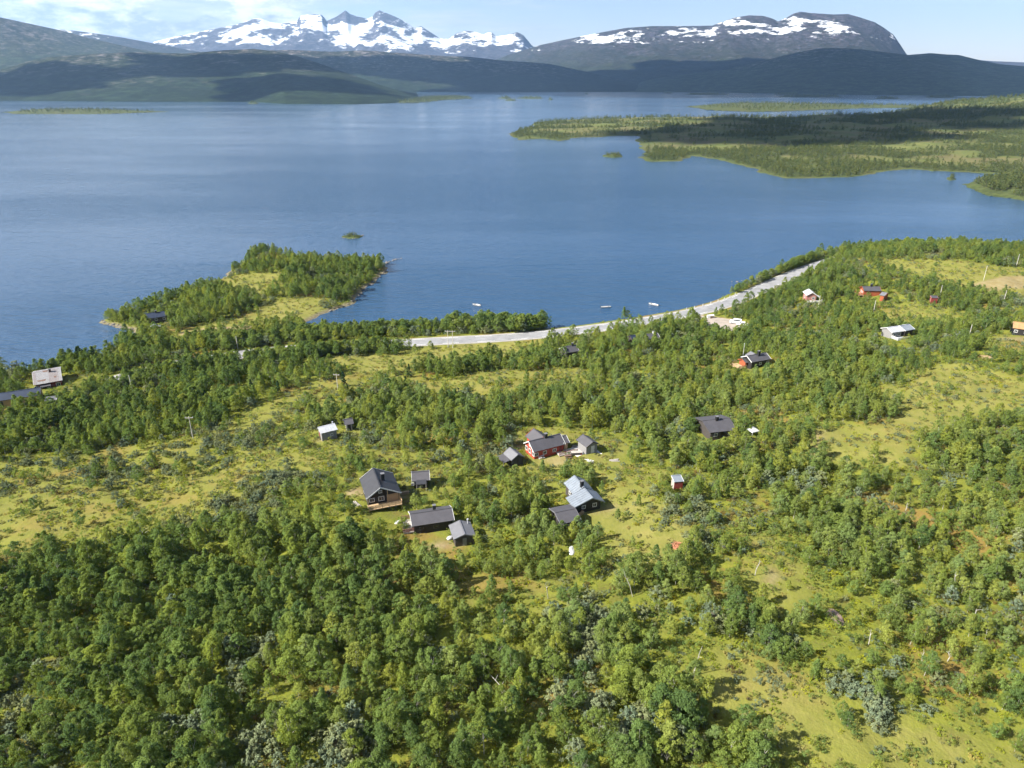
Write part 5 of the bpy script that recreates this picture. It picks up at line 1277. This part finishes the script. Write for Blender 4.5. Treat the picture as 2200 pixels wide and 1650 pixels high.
for i in np.nonzero(keepk)[0]:
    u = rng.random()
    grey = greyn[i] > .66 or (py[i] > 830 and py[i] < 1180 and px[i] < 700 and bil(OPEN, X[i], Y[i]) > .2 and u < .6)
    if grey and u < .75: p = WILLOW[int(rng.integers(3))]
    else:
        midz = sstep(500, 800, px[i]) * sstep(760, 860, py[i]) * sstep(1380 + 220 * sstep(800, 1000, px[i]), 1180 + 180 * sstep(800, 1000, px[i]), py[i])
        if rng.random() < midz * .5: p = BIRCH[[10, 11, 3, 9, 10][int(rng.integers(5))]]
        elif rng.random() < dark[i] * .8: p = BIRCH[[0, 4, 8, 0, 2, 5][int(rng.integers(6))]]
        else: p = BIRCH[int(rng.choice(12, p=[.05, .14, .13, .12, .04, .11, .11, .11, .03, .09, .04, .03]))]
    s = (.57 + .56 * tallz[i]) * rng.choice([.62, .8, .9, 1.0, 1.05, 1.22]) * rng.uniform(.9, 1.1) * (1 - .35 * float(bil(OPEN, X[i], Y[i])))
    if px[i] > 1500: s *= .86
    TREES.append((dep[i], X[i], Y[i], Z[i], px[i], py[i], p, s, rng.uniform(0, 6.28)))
# extra bushes: willow rows between road and lake, thickets in the bogs
def along(pts_px, n, spread, kinds, smin, smax, above=1.0):
    P = catmull(gpoly(pts_px), 1.0); r = np.random.default_rng(int(sum(p[0] for p in pts_px)) % 9999)
    for _ in range(n):
        q = P[int(r.integers(len(P)))]; x, y = q.x + r.normal(0, spread), q.y + r.normal(0, spread)
        if bil(DS, x, y) < .3 or bil(dr, x, y) < 5.3 or not free(np.array([x]), np.array([y]))[0]: continue
        z = gz(x, y); a, b, c = project(np.array([x]), np.array([y]), np.array([z]))
        TREES.append((float(c[0]), x, y, z, float(a[0]), float(b[0]), kinds[int(r.integers(len(kinds)))], r.uniform(smin, smax), r.uniform(0, 6.28)))
bd = [BIRCH[2], BIRCH[4], BIRCH[6], BIRCH[7], WILLOW[2]]
along([(-80, 960), (60, 907), (200, 860), (300, 820), (420, 793), (560, 773)], 230, 2.4, bd + [BIRCH[0]], .6, .95)
along([(575, 772), (700, 759), (790, 753), (855, 748)], 230, 2.2, bd, .75, 1.05)
along([(1180, 1130), (1215, 1138), (1252, 1136)], 26, 1.2, BIRCH[:4], .6, .9)
along([(1500, 932), (1545, 938), (1592, 934)], 34, 1.4, BIRCH[:6], .7, 1.0)
along([(610, 722), (700, 722), (800, 718), (900, 713), (980, 709)], 210, 1.8, bd, .75, 1.1)
along([(985, 708), (1080, 706), (1160, 711)], 170, 3.0, bd, 1.0, 1.5)
along([(1200, 712), (1270, 703), (1350, 692), (1428, 680)], 140, 1.5, bd + [WILLOW[0]], .65, 1.05)
along([(1588, 631), (1640, 606), (1700, 578.5), (1760, 557), (1850, 543), (1910, 536), (1990, 545)], 330, 1.5, [BIRCH[2], BIRCH[4], BIRCH[7], WILLOW[2]], .75, 1.15)
along([(420, 740), (500, 742), (600, 733), (700, 728)], 160, 4.0, bd, .7, 1.1)
along([(1190, 1330), (1260, 1325), (1290, 1390), (1230, 1360)], 42, 1.6, [WILLOW[0], WILLOW[1]], .6, .95)
along([(1400, 1600), (1480, 1570)], 24, 1.8, [WILLOW[0], WILLOW[2]], .7, 1.0)
along([(1850, 1500), (1900, 1530), (1830, 1470)], 22, 1.8, [WILLOW[0], WILLOW[1]], .6, .95)
along([(1630, 1340), (1660, 1370)], 14, 1.4, [WILLOW[1]], .7, 1.0)
along([(560, 1080), (480, 1100), (640, 1030), (520, 1120)], 70, 4.0, WILLOW[:2], .5, .8)
along([(60, 980), (200, 1020), (330, 1000), (560, 930), (420, 980)], 130, 6.0, WILLOW[:2], .45, .8)
along([(800, 930), (760, 950), (830, 945)], 30, 3.0, WILLOW[:2], .5, .8)
along([(1420, 1100), (1500, 1110), (1460, 1080), (1500, 1160), (1560, 1170)], 34, 2.0, WILLOW[:2], .45, .75)
along([(140, 783), (170, 783), (200, 778)], 9, 1.2, [SPRUCE], .7, 1.05)
along([(380, 880), (360, 870), (1750, 740), (1610, 850)], 6, 3, [SPRUCE], .6, .8)
TREES.append((*[float(v) for v in (project(*[np.array([c]) for c in gp(1190, 1523)])[2][0],)], *gp(1190, 1523), 1190., 1523., WILLOW[2], 1.25, .4))

# the buildings one can see stand clear of the crowns in front of them
HB = []
for hs in HOUSES:
    C = np.array([list(hs.M @ Vector((x, y, z))) for x in (-hs.L / 2, hs.L / 2) for y in (hs.yn, hs.yp) for z in (.8, hs.he)] + [list(hs.M @ Vector((x, 0, hs.hr))) for x in (-hs.L / 2, hs.L / 2)])
    a, b, c = project(C[:, 0], C[:, 1], C[:, 2]); HB.append((a.min(), a.max(), b.min(), b.max(), c.mean(), hs.hide))
hr_ng = random.Random(77)
def hides(t):
    p = PRO[t[6]]; k = F / t[0] * t[7]; hw, hh = p['w'] * k * .42, p['h'] * k * .9
    for x0, x1, y0, y1, dpt, hid in HB:
        if t[0] < dpt + 1 and t[4] + hw > x0 and t[4] - hw < x1 and t[5] > y0 and t[5] - hh < y1 - 2 and hr_ng.random() > hid: return True
    return False
TREES = [t for t in TREES if not hides(t)]
TREES.sort(key=lambda t: t[0] + (0 if -20 < t[4] < 2220 and t[5] < 1720 else 5000))
cnt = {}; rest = []
WHERE = [((1560, 1420, 2210, 1650), 'by the straw-coloured trail'), ((1150, 1260, 1340, 1420), 'by the pale grey thicket'), ((0, 1500, 420, 1700), 'in the lower left corner'),
         ((420, 1500, 900, 1700), 'along the lower edge'), ((900, 1480, 1400, 1700), 'near the lone large willow'), ((0, 1250, 450, 1500), 'below the yellow bog'),
         ((450, 1250, 900, 1500), 'below the long black cabin'), ((900, 1200, 1200, 1480), 'below the small grey shed'), ((1340, 1150, 1620, 1420), 'near the red brush pile'),
         ((1620, 1150, 1900, 1420), 'round the rust-brown clearing'), ((1900, 1150, 2210, 1500), 'on the far right slope'), ((1340, 1420, 1600, 1700), 'in the lower middle wood')]
def where(px, py):
    for (a, b, c, d), s in WHERE:
        if a <= px <= c and b <= py <= d: return s
    return 'in the birch wood'
LIMIT = {'birch_tree': 300, 'willow_bush': 290, 'spruce_tree': 100}
GROUP = {'birch_tree': 'mountain birches of the foreground wood', 'willow_bush': 'grey willow bushes among the birches', 'spruce_tree': 'spruces among the birches'}
CAT = {'birch_tree': 'tree', 'willow_bush': 'bush', 'spruce_tree': 'tree'}
for ti, t in enumerate(TREES):
    d, x, y, z, tx, ty, p, s, rz = t; k = PRO[p]['kind']
    if cnt.get(k, 0) >= LIMIT[k] or not (-60 < tx < 2260 and ty < 1780): rest.append(t); continue
    cnt[k] = cnt.get(k, 0) + 1
    o = empty(k, (x, y, z - .05), rz); o.scale = (s, s, s * (1 + .12 * math.sin(x * 7)))
    size = '' if k == 'spruce_tree' else ('large ' if s > 1.02 else 'small ' if s < .78 else '')
    spot = where(tx, ty)
    if k == 'spruce_tree': spot = 'at the lakeside house' if tx < 300 else 'among the birches'
    elif k == 'willow_bush' and ty < 1180: spot = 'on the pale bog' if tx < 900 else 'by the central meadow'
    near = min((q for q in TREES[max(0, ti - 260):ti + 260] if q is not t), key=lambda q: (q[1] - x) ** 2 + (q[2] - y) ** 2)
    tag(o, f"{size}{PRO[p]['words']} next to {PRO[near[6]]['words'].replace(' green', '')}, {spot}", CAT[k], GROUP[k] + ' ' + spot)
    for nm in ('trunk', 'crown'):
        c = bpy.data.objects.new(nm, PRO[p][nm]); COL.objects.link(c); c.parent = o
print('individual trees', cnt, 'rest', len(rest))

def scatter_object(name, rows, protos, kindtag='stuff'):
    """one object that plants the given tree models on points (x, y, z, index, scale, rz)."""
    A = np.array(rows, float)
    me = bpy.data.meshes.new(name); me.vertices.add(len(A)); me.vertices.foreach_set('co', A[:, :3].astype(np.float32).ravel())
    at = me.attributes.new('pick', 'INT', 'POINT'); at.data.foreach_set('value', A[:, 3].astype(np.int32))
    at = me.attributes.new('size', 'FLOAT', 'POINT'); at.data.foreach_set('value', A[:, 4].astype(np.float32))
    at = me.attributes.new('turn', 'FLOAT_VECTOR', 'POINT'); at.data.foreach_set('vector', np.stack([A[:, 5] * 0, A[:, 5] * 0, A[:, 5]], 1).astype(np.float32).ravel())
    o = bpy.data.objects.new(name, me); COL.objects.link(o); tag(o, kind=kindtag)
    col = bpy.data.collections.new(name + ' models')
    for i, p in enumerate(protos):
        if PRO[p]['both'] is None: PRO[p]['both'] = joined(PRO[p]['kind'] + ' model', PRO[p]['crown'], PRO[p]['trunk'])
        col.objects.link(bpy.data.objects.new('%s model %02d' % (name, i), PRO[p]['both']))
    g = bpy.data.node_groups.new(name, 'GeometryNodeTree')
    g.interface.new_socket('Geometry', in_out='INPUT', socket_type='NodeSocketGeometry'); g.interface.new_socket('Geometry', in_out='OUTPUT', socket_type='NodeSocketGeometry')
    gi, go = g.nodes.new('NodeGroupInput'), g.nodes.new('NodeGroupOutput')
    ci = g.nodes.new('GeometryNodeCollectionInfo'); ci.inputs['Collection'].default_value = col; ci.inputs['Separate Children'].default_value = True; ci.inputs['Reset Children'].default_value = True
    ip = g.nodes.new('GeometryNodeInstanceOnPoints'); ip.inputs['Pick Instance'].default_value = True
    def na(nm, typ):
        n = g.nodes.new('GeometryNodeInputNamedAttribute'); n.data_type = typ; n.inputs['Name'].default_value = nm
        return [s for s in n.outputs if s.enabled and s.name == 'Attribute'][0]
    g.links.new(gi.outputs[0], ip.inputs['Points']); g.links.new(ci.outputs[0], ip.inputs['Instance'])
    g.links.new(na('pick', 'INT'), ip.inputs['Instance Index']); g.links.new(na('size', 'FLOAT'), ip.inputs['Scale']); g.links.new(na('turn', 'FLOAT_VECTOR'), ip.inputs['Rotation'])
    g.links.new(ip.outputs[0], go.inputs[0])
    md = o.modifiers.new('plant', 'NODES'); md.node_group = g
    return o
bi = BIRCH + WILLOW + [SPRUCE]
scatter_object('birch_forest', [(t[1], t[2], t[3] - .05, bi.index(t[6]), t[7], t[8]) for t in rest], bi)

# undergrowth: low shrubs and herbs
X, Y, Z, px, py, dep, rng = scatter(0.98, 401, y1=400)
op = bil(OPEN, X, Y); st = bil(STRAW, X, Y); D = bil(DENS, X, Y)
n = fbm(X / 5, Y / 5, 161, 3); g2 = fbm(X / 16, Y / 16, 171, 3)
pr = (.22 + .60 * sstep(.42, .60, n)) * (1 - .35 * st) * np.where(Y < 230, 1, .62) * np.where(bil(DS, X, Y) > 1.5, 1, 0) * sstep(5.0, 7, bil(dr, X, Y)) * sstep(.3, 1.5, bil(dpark, X, Y))
ok = (rng.random(len(X)) < pr) & free(X, Y, -2.0) & (bil(WEAR, X, Y) < .4)
rows = []; prs = SHRUB + HERB
for i in np.nonzero(ok)[0]:
    if st[i] > .3 and rng.random() < st[i] * .85: q = [9, 10, 9, 10, 5, 2][int(rng.integers(6))]
    elif g2[i] > .60: q = [2, 2, 3, 0][int(rng.integers(4))]
    elif g2[i] < .42: q = [5, 6, 7, 0, 1, 8][int(rng.integers(6))]
    else: q = [0, 1, 4, 5, 6, 2, 0][int(rng.integers(7))]
    rows.append((X[i], Y[i], Z[i] - .03, q, rng.uniform(.55, 1.15), rng.uniform(0, 6.28)))
scatter_object('undergrowth', rows, prs)
print('undergrowth', len(rows))

# far trees of the eastern peninsula and the islands
rng = np.random.default_rng(501)
rows = []
for (y0, y1, stp) in ((740, 1150, 5.0), (1150, 1700, 7.5), (1700, 3100, 13.0)):
    X, Y = np.meshgrid(np.arange(-20, 2900, stp), np.arange(y0, y1, stp))
    X = X + rng.uniform(-.5, .5, X.shape) * stp; Y = Y + rng.uniform(-.5, .5, Y.shape) * stp
    X, Y = X.ravel(), Y.ravel(); Z = bil2(HR, X, Y); px, py, dp_ = project(X, Y, Z)
    ok = (Z > .5) & (px > 1000) & (px < 2330) & (rng.random(len(X)) < bil2(FDENS, X, Y) * .85 + .03)
    for x, y, z in zip(X[ok], Y[ok], Z[ok]): rows.append((x, y, z - .1, int(rng.integers(3)), rng.uniform(.5, 1.0) * (1 + .04 * (stp - 5)), rng.uniform(0, 6.28)))
for x, y, z, s in FAR_PTS: rows.append((x, y, z, int(rng.integers(3)), s, rng.uniform(0, 6.28)))
scatter_object('far_forest', rows, FARP)
print('far trees', len(rows))
